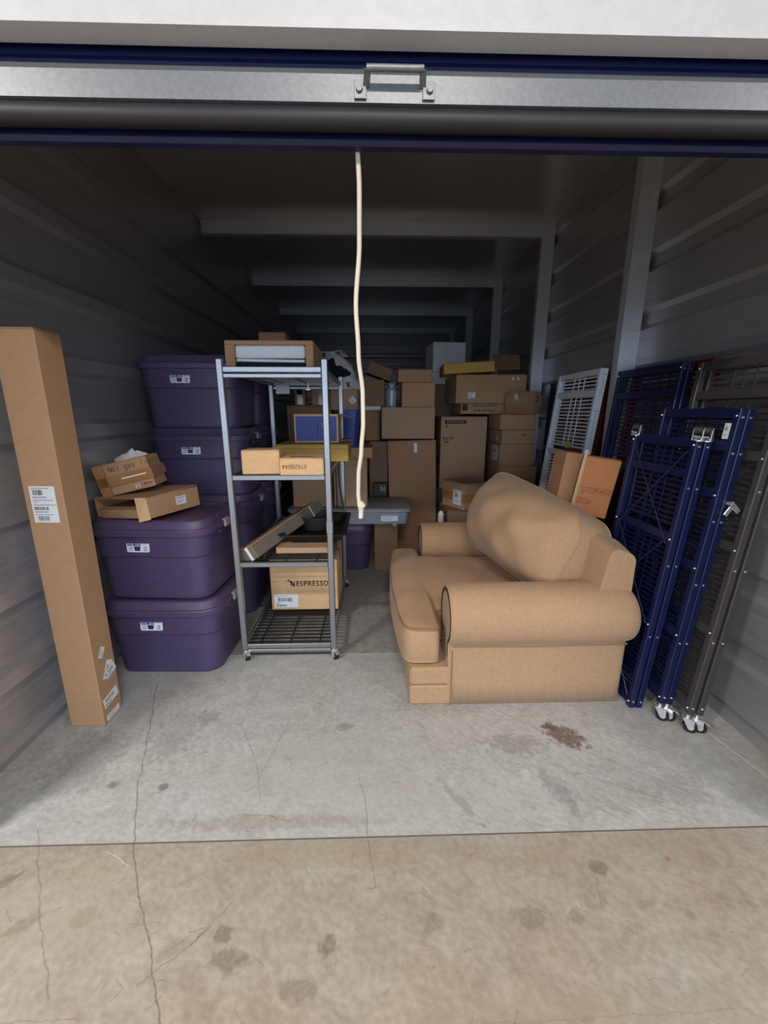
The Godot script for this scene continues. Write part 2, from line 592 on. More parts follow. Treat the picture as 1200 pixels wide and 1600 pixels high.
func rib_profile(h: float, y0: float, depth: float, minor := 0.16) -> Array:
	var out := [[0.0, 0.0]]
	var y := y0
	while y < h - 0.12:
		for e in [[-0.058, 0.0], [-0.032, depth], [0.032, depth], [0.058, 0.0]]:
			if y + e[0] > 0.005: out.append([y + e[0], e[1]])
		for k in 2:
			var c := y + 0.107 * (k + 1)
			for e in [[-0.016, 0.0], [-0.007, depth * minor], [0.007, depth * minor], [0.016, 0.0]]:
				if c + e[0] < h - 0.01: out.append([c + e[0], e[1]])
		y += 0.32
	out.append([h, 0.0])
	return out

func build_room() -> void:
	# floor: the unit's two slabs, the corridor slab, joints between
	var marks_in := [
		[0.84, -1.49, 0.10, 0.062, 0.38, 0.31, 0.28, 0.95, -0.6], [0.80, -1.545, 0.03, 0.03, 0.33, 0.22, 0.20, 0.6], [0.70, -1.22, 0.05, 0.12, 0.36, 0.38, 0.40, 0.35, 0.4], [0.95, -1.25, 0.24, 0.12, 0.46, 0.46, 0.46, 0.22, 0.2], [1.18, -1.22, 0.12, 0.08, 0.42, 0.42, 0.43, 0.28],
		[0.60, -1.45, 0.16, 0.06, 0.46, 0.43, 0.41, 0.4], [-0.14, -1.57, 0.04, 0.03, 0.40, 0.39, 0.37, 0.5], [-1.02, -1.3, 0.025, 0.02, 0.32, 0.31, 0.30, 0.6], [-0.82, -1.28, 0.02, 0.02, 0.30, 0.30, 0.30, 0.6], [-0.79, -1.65, 0.07, 0.05, 0.43, 0.42, 0.41, 0.4],
		[-0.9, -1.55, 0.12, 0.16, 0.42, 0.43, 0.44, 0.3], [0.31, -1.19, 0.02, 0.12, 0.42, 0.40, 0.36, 0.5, 0.6], [0.35, -1.7, 0.3, 0.08, 0.47, 0.45, 0.43, 0.25], [-1.2, -1.4, 0.15, 0.2, 0.42, 0.42, 0.41, 0.3], [0.6, -1.3, 0.02, 0.03, 0.75, 0.75, 0.73, 0.7],
		[-0.35, -1.13, 0.5, 0.03, 0.53, 0.49, 0.43, 0.4], [-0.2, -1.35, 0.5, 0.2, 0.68, 0.67, 0.65, 0.5], [0.2, -1.2, 0.4, 0.1, 0.68, 0.67, 0.65, 0.4]]
	var lines_in := [
		[0.30, 0.30, 0.30, 0.8, 0.004, -1.154, -1.893, -1.02, -1.56, -0.915, -1.284, -0.81, -1.07],
		[0.36, 0.35, 0.33, 0.5, 0.002, -0.07, -1.3, -0.035, -1.2, -0.03, -1.07],
		[0.38, 0.37, 0.35, 0.4, 0.002, -0.6, -1.95, -0.62, -1.6, -0.5, -1.4, -0.42, -1.2], [0.40, 0.40, 0.38, 0.4, 0.002, 0.0, -1.9, 0.4, -1.5, 0.8, -1.3, 1.2, -1.12], [0.36, 0.36, 0.36, 0.4, 0.003, 0.6, -1.65, 0.9, -1.4, 1.2, -1.2], [0.38, 0.36, 0.34, 0.5, 0.002, -1.17, -1.119, -1.12, -1.07],
		[0.36, 0.35, 0.34, 0.5, 0.003, -0.5, -1.16, -0.38, -1.15, -0.3, -1.13], [0.40, 0.38, 0.36, 0.35, 0.002, -0.4, -1.62, -0.46, -1.3]]
	for k in 420:
		var x := clampf(rng.randfn(0.85, 0.3), 0.1, 1.55)
		var z := rng.randf_range(-1.72, -1.1)
		var g := 0.40 if rng.randf() < 0.65 else 0.82
		lines_in.append([g, g, g, rng.randf_range(0.08, 0.38), rng.randf_range(0.002, 0.005), x, z, x + rng.randf_range(0.01, 0.08), z + rng.randf_range(0.0, 0.05)])
	for k in 160:
		var x := rng.randf_range(-1.4, 0.4)
		var z := rng.randf_range(-2.0, -1.1)
		lines_in.append([0.37, 0.37, 0.36, rng.randf_range(0.1, 0.4), 0.002, x, z, x + rng.randf_range(-0.04, 0.05), z + rng.randf_range(-0.03, 0.03)])
	var w := WR - WL + 0.1
	var floor_ := struct("floor")
	var tin := slab_tex(w, 1.08, WL - 0.05, -2.15, 380, Color(0.70, 0.695, 0.68), Color(0.63, 0.635, 0.63), 5, marks_in, lines_in)
	var min_ := lib(Color.WHITE, 0.62)
	min_.albedo_texture = tin
	floor_piece(floor_, "concrete_slab", WL - 0.05, WR + 0.05, -2.147, ZD - 0.005, 0.0, min_)
	floor_piece(floor_, "concrete_slab", WL - 0.05, WR + 0.05, ZB - 0.1, -2.153, 0.0, M.concrete_far)
	var marks_out := [
		[-0.42, -0.82, 0.03, 0.024, 0.40, 0.36, 0.31, 0.7], [-0.39, -0.765, 0.05, 0.03, 0.42, 0.38, 0.33, 0.65], [-0.13, -0.79, 0.03, 0.026, 0.40, 0.37, 0.33, 0.7], [-0.2, -0.70, 0.05, 0.026, 0.46, 0.41, 0.36, 0.55], [0.70, -0.96, 0.034, 0.024, 0.38, 0.36, 0.33, 0.8], [0.44, -0.84, 0.05, 0.035, 0.45, 0.42, 0.36, 0.55], [0.57, -0.835, 0.025, 0.02, 0.44, 0.41, 0.36, 0.5],
		[0.16, -0.83, 0.03, 0.026, 0.45, 0.42, 0.37, 0.5], [-0.83, -0.87, 0.045, 0.026, 0.48, 0.43, 0.38, 0.5], [-0.99, -0.86, 0.05, 0.02, 0.44, 0.40, 0.35, 0.6, 0.6], [-1.14, -0.97, 0.05, 0.02, 0.42, 0.38, 0.34, 0.65, 0.7], [-0.55, -0.79, 0.06, 0.02, 0.48, 0.44, 0.38, 0.4, 0.5], [0.94, -0.98, 0.012, 0.009, 0.55, 0.25, 0.22, 0.8], [0.9, -0.83, 0.02, 0.012, 0.42, 0.40, 0.36, 0.5],
		[0.78, -0.86, 0.03, 0.012, 0.50, 0.48, 0.43, 0.5], [-0.9, -0.9, 0.25, 0.15, 0.66, 0.62, 0.55, 0.4], [0.5, -0.6, 0.5, 0.1, 0.58, 0.53, 0.46, 0.4], [-0.05, -1.03, 0.5, 0.06, 0.60, 0.53, 0.44, 0.4], [0.9, -1.0, 0.5, 0.06, 0.60, 0.55, 0.48, 0.3]]
	var lines_out := [
		[0.36, 0.31, 0.26, 0.8, 0.003, -0.81, -1.07, -0.73, -0.95, -0.641, -0.838, -0.517, -0.662, -0.4, -0.5], [0.42, 0.37, 0.32, 0.6, 0.003, -1.12, -1.07, -0.936, -0.846, -0.8, -0.7], [0.40, 0.36, 0.32, 0.6, 0.002, -0.03, -1.07, 0.0, -0.92, 0.0, -0.92, -0.03, -0.915],
		[0.82, 0.80, 0.74, 0.7, 0.004, -0.88, -1.05, -0.78, -1.0], [0.42, 0.37, 0.32, 0.5, 0.002, -0.6, -0.72, -0.5, -0.8, -0.42, -0.9], [0.36, 0.33, 0.3, 0.6, 0.003, -0.50, -0.80, -0.46, -0.84], [0.42, 0.38, 0.33, 0.4, 0.002, 0.68, -0.93, 0.66, -0.85], [0.85, 0.83, 0.8, 0.5, 0.003, 0.59, -0.87, 0.595, -0.855, 0.61, -0.85],
		[0.80, 0.78, 0.73, 0.15, 0.002, 0.6, -0.85, 0.85, -0.8], [0.75, 0.72, 0.66, 0.3, 0.003, -0.15, -0.98, 0.02, -0.96], [0.44, 0.40, 0.35, 0.4, 0.003, -1.3, -0.66, -0.7, -0.665], [0.47, 0.42, 0.37, 0.35, 0.004, 0.0, -0.63, 0.9, -0.64]]
	for k in 160:
		var x := rng.randf_range(-1.3, 1.3)
		var z := rng.randf_range(-1.05, -0.6)
		lines_out.append([0.42, 0.38, 0.33, rng.randf_range(0.1, 0.45), 0.002, x, z, x + rng.randf_range(-0.04, 0.05), z + rng.randf_range(-0.03, 0.03)])
	var tout := slab_tex(3.4, 0.72, -1.7, -1.07, 380, Color(0.625, 0.58, 0.525), Color(0.575, 0.555, 0.52), 9, marks_out, lines_out)
	var mo := lib(Color.WHITE, 0.66)
	mo.albedo_texture = tout
	floor_piece(floor_, "concrete_slab", -1.7, 1.7, ZD + 0.003, -0.35, 0.003, mo)
	var mo2 := tri_tex(lib(Color(0.62, 0.57, 0.505), 0.7), M.concrete_far.albedo_texture, 0.8)
	floor_piece(floor_, "concrete_slab", -5.0, 5.0, -0.35, 4.65, 0.003, mo2)
	floor_piece(floor_, "concrete_slab", -5.0, -1.7, ZD, -0.35, 0.003, mo2)
	floor_piece(floor_, "concrete_slab", 1.7, 5.0, ZD, -0.35, 0.003, mo2)
	box("floor_joint", Vector3(3.2, 0.02, 0.008), Vector3(0.07, -0.012, ZD), M.joint_dark, floor_)
	box("floor_joint", Vector3(w, 0.02, 0.006), Vector3(0.07, -0.0105, -2.15), M.joint, floor_)
	var sj := st()
	bar(sj, Vector3(1.50, 0.0, -1.50), Vector3(1.56, 0.0, -1.23), 0.003, 0.003)
	bar(sj, Vector3(1.39, 0.0, -1.95), Vector3(1.50, 0.0, -1.50), 0.003, 0.003)
	done(sj, "floor_joint", M.joint, floor_)
	box("slab_base", Vector3(10.4, 0.15, 14.2), Vector3(0, -0.095, -2.45), M.concrete_far, floor_)

	# left wall: ribbed sheet with raised ribs
	var wl := struct("wall_left")
	var s := st()
	corrugated(s, rib_profile(CEIL, 0.03, 0.034, 0.04), Vector3(WL, 0, ZB), Vector3(0, 0, ZD - ZB), Vector3.RIGHT)
	done(s, "ribbed_sheet", M.wall_metal, wl)
	box("backing", Vector3(0.06, CEIL, ZD - ZB), Vector3(WL - 0.034, CEIL / 2, (ZD + ZB) / 2), M.wall_metal, wl)
	# right wall: the sheet's back, with sunk ribs, fixed to the outside of the studs
	var wr := struct("wall_right")
	s = st()
	corrugated(s, rib_profile(CEIL, 0.025, -0.022, 0.06), Vector3(WR, 0, ZB), Vector3(0, 0, ZD - ZB), Vector3.LEFT)
	done(s, "ribbed_sheet", M.wall_metal, wr)
	box("backing", Vector3(0.06, CEIL, ZD - ZB), Vector3(WR + 0.06, CEIL / 2, (ZD + ZB) / 2), M.wall_metal, wr)
	var zs := [-2.66, -4.10, -5.60, -7.15, -8.65]
	for z in zs:
		s = st()
		bbox(s, Vector3(0.115, CEIL - 0.1, 0.004), at(Vector3(WR - 0.0575, (CEIL - 0.1) / 2, z + 0.03)), 0.001)
		bbox(s, Vector3(0.004, CEIL - 0.1, 0.062), at(Vector3(WR - 0.113, (CEIL - 0.1) / 2, z)), 0.001)
		bbox(s, Vector3(0.115, CEIL - 0.1, 0.004), at(Vector3(WR - 0.0575, (CEIL - 0.1) / 2, z - 0.03)), 0.001)
		done(s, "stud", M.stud, wr)
	# ceiling deck with purlins
	var ce := struct("ceiling")
	box("deck", Vector3(WR - WL + 0.3, 0.05, ZD - ZB + 0.1), Vector3(0.07, CEIL + 0.025, (ZD + ZB) / 2), M.ceil_metal, ce)
	for z in zs:
		s = st()
		bbox(s, Vector3(WR - WL, 0.1, 0.004), at(Vector3(0.07, CEIL - 0.05, z + 0.03)), 0.001)
		bbox(s, Vector3(WR - WL, 0.004, 0.062), at(Vector3(0.07, CEIL - 0.1, z)), 0.001)
		bbox(s, Vector3(WR - WL, 0.02, 0.004), at(Vector3(0.07, CEIL - 0.09, z - 0.03)), 0.001)
		done(s, "purlin", M.stud, ce)
		s = st()
		bbox(s, Vector3(0.05, 0.09, 0.004), at(Vector3(WL + 0.05, CEIL - 0.05, z + 0.036)), 0.001)
		bbox(s, Vector3(0.004, 0.09, 0.05), at(Vector3(WL + 0.025, CEIL - 0.05, z + 0.06)), 0.001)
		done(s, "clip_angle", M.stud, ce)
	# back wall
	var wb := struct("wall_back")
	s = st()
	corrugated(s, rib_profile(CEIL, 0.03, 0.024), Vector3(WL, 0, ZB), Vector3(WR - WL, 0, 0), Vector3.BACK)
	done(s, "ribbed_sheet", M.wall_metal, wb)
	box("backing", Vector3(WR - WL + 0.3, CEIL, 0.06), Vector3(0.07, CEIL / 2, ZB - 0.034), M.wall_metal, wb)
	# front wall round the door opening
	var wf := struct("wall_front")
	var zf := -1.016
	s = st()
	bbox(s, Vector3(10.0, 1.2, 0.05), at(Vector3(0, 2.145 + 0.6, zf - 0.025)))
	bbox(s, Vector3(3.63, 2.145, 0.05), at(Vector3(-1.37 - 1.815, 1.0725, zf - 0.025)))
	bbox(s, Vector3(3.56, 2.145, 0.05), at(Vector3(1.44 + 1.78, 1.0725, zf - 0.025)))
	done(s, "wall_panel", M.header, wf)
	# corridor
	var wc := struct("wall_corridor")
	s = st()
	# far side: a wide loading doorway open to the overcast day
	bbox(s, Vector3(0.4, 3.2, 0.1), at(Vector3(-4.9, 1.6, 4.6)))
	bbox(s, Vector3(0.4, 3.2, 0.1), at(Vector3(4.9, 1.6, 4.6)))
	bbox(s, Vector3(9.6, 0.2, 0.1), at(Vector3(0, 2.97, 4.6)))
	bbox(s, Vector3(0.1, 3.2, 5.7), at(Vector3(-5.05, 1.6, 1.75)))
	bbox(s, Vector3(0.1, 3.2, 5.7), at(Vector3(5.05, 1.6, 1.75)))
	done(s, "wall_panel", M.paint_white, wc)
	var cc := struct("ceiling_corridor")
	box("deck", Vector3(10.2, 0.08, 5.75), Vector3(0, 3.07, 1.78), M.paint_white, cc)
	var yard := struct("ground")
	box("asphalt_yard", Vector3(60, 0.1, 40), Vector3(0, -0.06, 24.7), M.concrete_far, yard)

func floor_piece(parent: Node, called: String, x0: float, x1: float, z0: float, z1: float, y: float, m: Material) -> void:
	var s := st()
	var p := [Vector3(x0, y, z0), Vector3(x1, y, z0), Vector3(x1, y, z1), Vector3(x0, y, z1)]
	var uv := [Vector2(0, 0), Vector2(1, 0), Vector2(1, 1), Vector2(0, 1)]
	for k in [0, 1, 2, 0, 2, 3]:
		s.set_uv(uv[k])
		s.add_vertex(p[k])
	var b := Vector3(0, -0.03 - y, 0)
	s.set_uv(Vector2(0.01, 0.01))
	quad(s, p[0], p[1], p[1] + b, p[0] + b, Vector3.FORWARD)
	quad(s, p[3], p[2], p[2] + b, p[3] + b, Vector3.BACK)
	done(s, called, m, parent)

func build_door() -> void:
	var d := struct("door_1")
	tag(d, "navy roll-up steel door raised above the opening, with galvanised bottom bar", "door")
	var x0 := -1.40
	var x1 := 1.47
	var s := st()
	# curtain: shallow slats
	var y := 2.095
	while y < 2.9:
		var z := ZD - 0.006
		for e in [[0.0, 0.0, 0.012, 0.008], [0.012, 0.008, 0.030, 0.008], [0.030, 0.008, 0.042, 0.0], [0.042, 0.0, 0.085, 0.0]]:
			quad(s, Vector3(x0, y + e[0], z + e[1] * 0.9 - 0.005), Vector3(x1, y + e[0], z + e[1] * 0.9 - 0.005), Vector3(x1, y + e[2], z + e[3] * 0.9 - 0.005), Vector3(x0, y + e[2], z + e[3] * 0.9 - 0.005), Vector3.BACK)
		y += 0.085
	bbox(s, Vector3(x1 - x0, 0.86, 0.004), at(Vector3((x0 + x1) / 2, 2.525, ZD - 0.016)))
	done(s, "curtain", M.navy, d)
	s = st()
	var pr := [Vector2(ZD + 0.004, 2.043), Vector2(ZD + 0.017, 2.046), Vector2(ZD + 0.019, 2.094), Vector2(ZD + 0.004, 2.112), Vector2(ZD - 0.003, 2.112), Vector2(ZD - 0.003, 2.043)]
	for i in pr.size():
		var a: Vector2 = pr[i]
		var b: Vector2 = pr[(i + 1) % pr.size()]
		var nn := Vector3(0, -(b.x - a.x), (b.y - a.y))
		quad(s, Vector3(x0, a.y, a.x), Vector3(x1, a.y, a.x), Vector3(x1, b.y, b.x), Vector3(x0, b.y, b.x), nn)
	done(s, "bottom_bar", M.galv_bar, d)
	s = st()
	var pts := []
	for k in 13:
		pts.append(Vector3(lerp(x0, x1, k / 12.0), 2.022, ZD + 0.004))
	cable(s, pts, 0.021, 14)
	done(s, "rubber_seal", M.black_soft, d)
	box("back_stiffener", Vector3(x1 - x0, 0.06, 0.035), Vector3((x0 + x1) / 2, 2.022, ZD - 0.04), M.navy, d, 0.008)
	s = st()
	tube(s, Vector3(x0, 2.56, -1.36), Vector3(x1, 2.56, -1.36), 0.2, 0.2, 28)
	done(s, "coil", M.navy, d)
	# lift handle
	s = st()
	for sx in [-1, 1]:
		var cx: float = 0.05 + sx * 0.073
		bbox(s, Vector3(0.026, 0.032, 0.003), at(Vector3(cx, 2.066, ZD + 0.021)), 0.001)
		bar(s, Vector3(cx - sx * 0.013, 2.072, ZD + 0.020), Vector3(cx - sx * 0.016, 2.086, ZD + 0.046), 0.014, 0.003)
	var hp := []
	for k in 9: hp.append(Vector3(lerp(0.05 - 0.059, 0.05 + 0.059, k / 8.0), 2.087, ZD + 0.047))
	cable(s, hp, 0.0065, 8)
	var h := done(s, "handle", M.galv_bar, d)
	for sx in [-1, 1]:
		s = st()
		tube(s, Vector3(0.05 + sx * 0.075, 2.066, ZD + 0.022), Vector3(0.05 + sx * 0.075, 2.066, ZD + 0.028), 0.008, 0.006, 10)
		done(s, "bolt", M.galv_bar, h)
	# pull rope
	var t := thing("pull_rope", "cream cord hanging from the raised navy door, knotted at its end", "rope", Vector3(-0.04, 1.130, -1.13))
	s = st()
	pts = []
	var sway := Curve.new()
	sway.min_value = -0.1
	sway.max_value = 0.1
	for e in [[0.0, -0.003], [0.12, 0.0015], [0.24, 0.001], [0.40, -0.008], [0.53, -0.002], [0.65, 0.009], [0.73, 0.010], [0.81, 0.005], [0.89, -0.003], [0.95, -0.004], [1.0, 0.001]]:
		sway.add_point(Vector2(e[0], e[1]))
	for k in 61:
		var u := k / 60.0
		var yy: float = lerp(0.895, 0.0, u)
		pts.append(Vector3(sway.sample(u) + lerpf(0.010, 0.0, u), yy, 0.004 * sin(u * 17.0)))
	cable(s, pts, 0.0058, 8)
	done(s, "cord", M.rope, t)
	var e: Vector3 = pts[60]
	s = st()
	tube(s, e + Vector3(0, 0.022, 0), e + Vector3(0.004, 0.006, 0), 0.0095, 0.0105, 10)
	tube(s, e + Vector3(0.004, 0.006, 0), e + Vector3(0.001, -0.026, 0), 0.0075, 0.0068, 8)
	tube(s, e + Vector3(-0.006, 0.01, 0), e + Vector3(0.014, 0.012, 0.002), 0.006, 0.006, 8)
	done(s, "knot", M.rope, t)

# ------------------------------------------------------------------ cartons
# size w,h,d; pos = middle of the base; the front is +z
func carton(called: String, label: String, size: Vector3, pos: Vector3, mat: Material, yaw := 0.0, roll := 0.0, group := "", tape := 0, pitch := 0.0) -> Node3D:
	var t := thing(called, label, "box", pos, yaw, group)
	t.rotation_degrees = Vector3(pitch, yaw, roll)
	var w := size.x
	var h := size.y
	var d := size.z
	var th: float = min(0.004, h * 0.04)
	box("body", Vector3(w, h - th, d), Vector3(0, (h - th) / 2, 0), mat, t, 0.004)
	# two top flaps meeting along the long side
	if w >= d:
		for sg in [-1, 1]:
			box("flap", Vector3(w - 0.003, th, d / 2 - 0.003), Vector3(0, h - th / 2, sg * d / 4), mat, t, 0.001)
	else:
		for sg in [-1, 1]:
			box("flap", Vector3(w / 2 - 0.003, th, d - 0.003), Vector3(sg * w / 4, h - th / 2, 0), mat, t, 0.001)
	if tape > 0:
		var s := st()
		if w >= d:
			bbox(s, Vector3(w + 0.001, 0.0006, 0.05), at(Vector3(0, h + 0.0002, 0)))
			for sg in [-1, 1]: bbox(s, Vector3(0.0006, 0.06, 0.05), at(Vector3(sg * (w / 2 + 0.0004), h - 0.03, 0)))
		else:
			bbox(s, Vector3(0.05, 0.0006, d + 0.001), at(Vector3(0, h + 0.0002, 0)))
			for sg in [-1, 1]: bbox(s, Vector3(0.05, 0.06, 0.0006), at(Vector3(0, h - 0.03, sg * (d / 2 + 0.0004))))
		if tape > 1:
			bbox(s, Vector3(0.05, h - 0.01, 0.0006), at(Vector3(0, h / 2, d / 2 + 0.0004)))
		done(s, "packing_tape", M.tape if tape != 3 else M.tape_clear, t)
	return t

# a carton given by the edges of its front: x from x0 to x1, y from y0 to y1, front at z
func block(called: String, label: String, x0: float, x1: float, y0: float, y1: float, z: float, d: float, mat: Material, tape := 0, group := "", yaw := 0.0, roll := 0.0) -> Node3D:
	return carton(called, label, Vector3(x1 - x0, y1 - y0, d), Vector3((x0 + x1) / 2, y0, z - d / 2), mat, yaw, roll, group, tape)

func front_seam(t: Node3D, w: float, y: float, d: float) -> void:
	box("front_seam", Vector3(w * 0.99, 0.004, 0.0008), Vector3(0, y, d / 2 + 0.0002), M.card_edge, t)

# ------------------------------------------------------------------ totes
var TOTE_H := 0.435
func make_tote() -> Node3D:
	var t := thing("storage_tote", "purple tote", "tote", Vector3.ZERO)
	var s := st()
	var rings := []
	var levels := [[0.0, 0.55, 0.40, 0.075], [0.012, 0.565, 0.415, 0.085], [0.235, 0.588, 0.437, 0.092], [0.247, 0.600, 0.450, 0.092], [0.375, 0.612, 0.460, 0.095]]
	for l in levels:
		var r := rring(l[1], l[2], l[3], l[0], 7)
		if l[0] < 0.245:
			for k in r.size():
				pass
		rings.append(r)
	loft_sign = rings_sign(rings)
	loft(s, rings, true, false)
	done(s, "body", M.tote, t)
	s = st()
	rings = []
	for l in [[0.355, 0.628, 0.474, 0.10], [0.358, 0.644, 0.490, 0.11], [0.384, 0.650, 0.496, 0.115], [0.391, 0.642, 0.488, 0.112], [0.393, 0.628, 0.474, 0.108], [0.430, 0.604, 0.448, 0.10], [0.4355, 0.592, 0.436, 0.095], [0.4355, 0.55, 0.39, 0.08], [0.428, 0.54, 0.38, 0.076]]:
		rings.append(rring(l[1], l[2], l[3], l[0], 7))
	loft(s, rings, false, true)
	done(s, "lid", M.tote_lid, t)
	for sg in [-1, 1]:
		s = st()
		bbox(s, Vector3(0.014, 0.03, 0.075), at(Vector3(sg * 0.331, 0.372, 0)), 0.004)
		bbox(s, Vector3(0.022, 0.01, 0.06), at(Vector3(sg * 0.324, 0.392, 0), Vector3(0, 0, sg * -20)), 0.003)
		done(s, "latch", M.latch, t)
		s = st()
		bbox(s, Vector3(0.05, 0.02, 0.15), at(Vector3(sg * 0.296, 0.34, 0)), 0.006)
		done(s, "handle", M.tote, t)
	sticker("product_label", 0.118, 0.068, 0.009, M.label_tote, t, Vector3(-0.045, 0.305, 0.2280), Vector3(-3, 0, 0))
	return t

func rings_sign(rings: Array) -> float:
	var n: int = rings[0].size()
	var c := Vector3.ZERO
	for k in n: c += rings[0][k]
	c /= n
	var nn: Vector3 = (rings[0][1] - rings[0][0]).cross(rings[1][0] - rings[0][0])
	var k := 0
	while nn.length() < 1e-9 and k < n - 1:
		k += 1
		nn = (rings[0][k + 1] - rings[0][k]).cross(rings[1][k] - rings[0][k])
	return 1.0 if nn.dot(rings[0][k] - c) > 0 else -1.0

func build_totes() -> void:
	var proto := make_tote()
	var list := [
		["bottom purple tote on the concrete, front stack beside the tall carton", Vector3(-1.135, 0, -2.205), -1.5],
		["purple tote stacked on the floor tote, two small cartons lying on its lid", Vector3(-1.145, TOTE_H, -2.22), -3.5],
		["purple tote at the foot of the tall stack behind the two front totes", Vector3(-1.135, 0, -2.86), 0.0],
		["purple tote second from the floor in the tall stack behind the front totes", Vector3(-1.130, TOTE_H, -2.86), 1.5],
		["labelled purple tote just under the topmost one, behind the small cartons", Vector3(-1.125, TOTE_H * 2, -2.86), 2.0],
		["topmost labelled purple tote by the left wall, level with the rack's top", Vector3(-1.135, TOTE_H * 3, -2.85), 1.0],
		["dark purple tote on the floor in the rearmost stack behind the silver rack's left legs", Vector3(-1.120, 0, -3.40), 1.0],
		["dark purple tote second up in the rearmost stack seen through the rack", Vector3(-1.120, TOTE_H, -3.40), -1.0],
		["dark purple tote third up in the rearmost stack seen through the rack", Vector3(-1.120, TOTE_H * 2, -3.40), 0.0],
		["dark purple tote on top of the rearmost stack, left of the rack's upper shelf", Vector3(-1.120, TOTE_H * 3, -3.40), 2.0],
		["lone purple tote on the floor under the clear bin, behind the rack", Vector3(-0.33, 0, -3.69), 0.0]]
	for i in list.size():
		var t: Node3D = proto
		if i > 0:
			t = proto.duplicate()
			put(t, "storage_tote", self)
		t.position = list[i][1]
		t.rotation_degrees.y = list[i][2]
		tag(t, list[i][0], "tote", "purple storage totes")

# ------------------------------------------------------------------ racks
func caster(parent: Node, pos: Vector3, up := 1.0, turn := 0.0, sc := 1.0) -> void:
	var s := st()
	tube(s, Vector3(0, 0.052, 0) , Vector3(0, 0.075, 0), 0.006, 0.006, 8)
	tube(s, Vector3(0, 0.048, 0), Vector3(0, 0.054, 0), 0.015, 0.015, 12)
	for sg in [-1, 1]:
		var pl := []
		for e in [[0.052, -0.016], [0.052, 0.020], [0.020, 0.024], [0.012, 0.018], [0.014, 0.008]]:
			pl.append(Vector3(sg * 0.0135, e[0], e[1]))
		for k in 3:
			tri(s, pl[0], pl[k + 1], pl[k + 2], Vector3(sg, 0, 0))
			tri(s, pl[0] - Vector3(sg * 0.0025, 0, 0), pl[k + 1] - Vector3(sg * 0.0025, 0, 0), pl[k + 2] - Vector3(sg * 0.0025, 0, 0), Vector3(-sg, 0, 0))
		for k in 5:
			var u: Vector3 = pl[k]
			var v: Vector3 = pl[(k + 1) % 5]
			quad(s, u, v, v - Vector3(sg * 0.0025, 0, 0), u - Vector3(sg * 0.0025, 0, 0), (u + v) * 0.5 - Vector3(sg * 0.0135, 0.034, 0.008))
	bbox(s, Vector3(0.026, 0.004, 0.03), at(Vector3(0, 0.048, 0.004)), 0.001)
	bbox(s, Vector3(0.02, 0.004, 0.026), at(Vector3(0, 0.045, 0.03), Vector3(25, 0, 0)), 0.001)
	var f := done(s, "caster", M.chrome, parent)
	f.transform = at(pos, Vector3(0, turn, 0 if up > 0 else 180))
	f.scale = Vector3.ONE * sc
	s = st()
	tube(s, Vector3(-0.010, 0.022, 0.014), Vector3(0.010, 0.022, 0.014), 0.0215, 0.0215, 16)
	done(s, "wheel", M.black, f)

func rivets(parent: Node, pts: Array, nrm: Vector3) -> void:
	var s := st()
	for p in pts: tube(s, p, p + nrm * 0.004, 0.0055, 0.0035, 8)
	var m := done(s, "rivets", M.rivet, parent)
	m.set_meta("kind", "stuff")

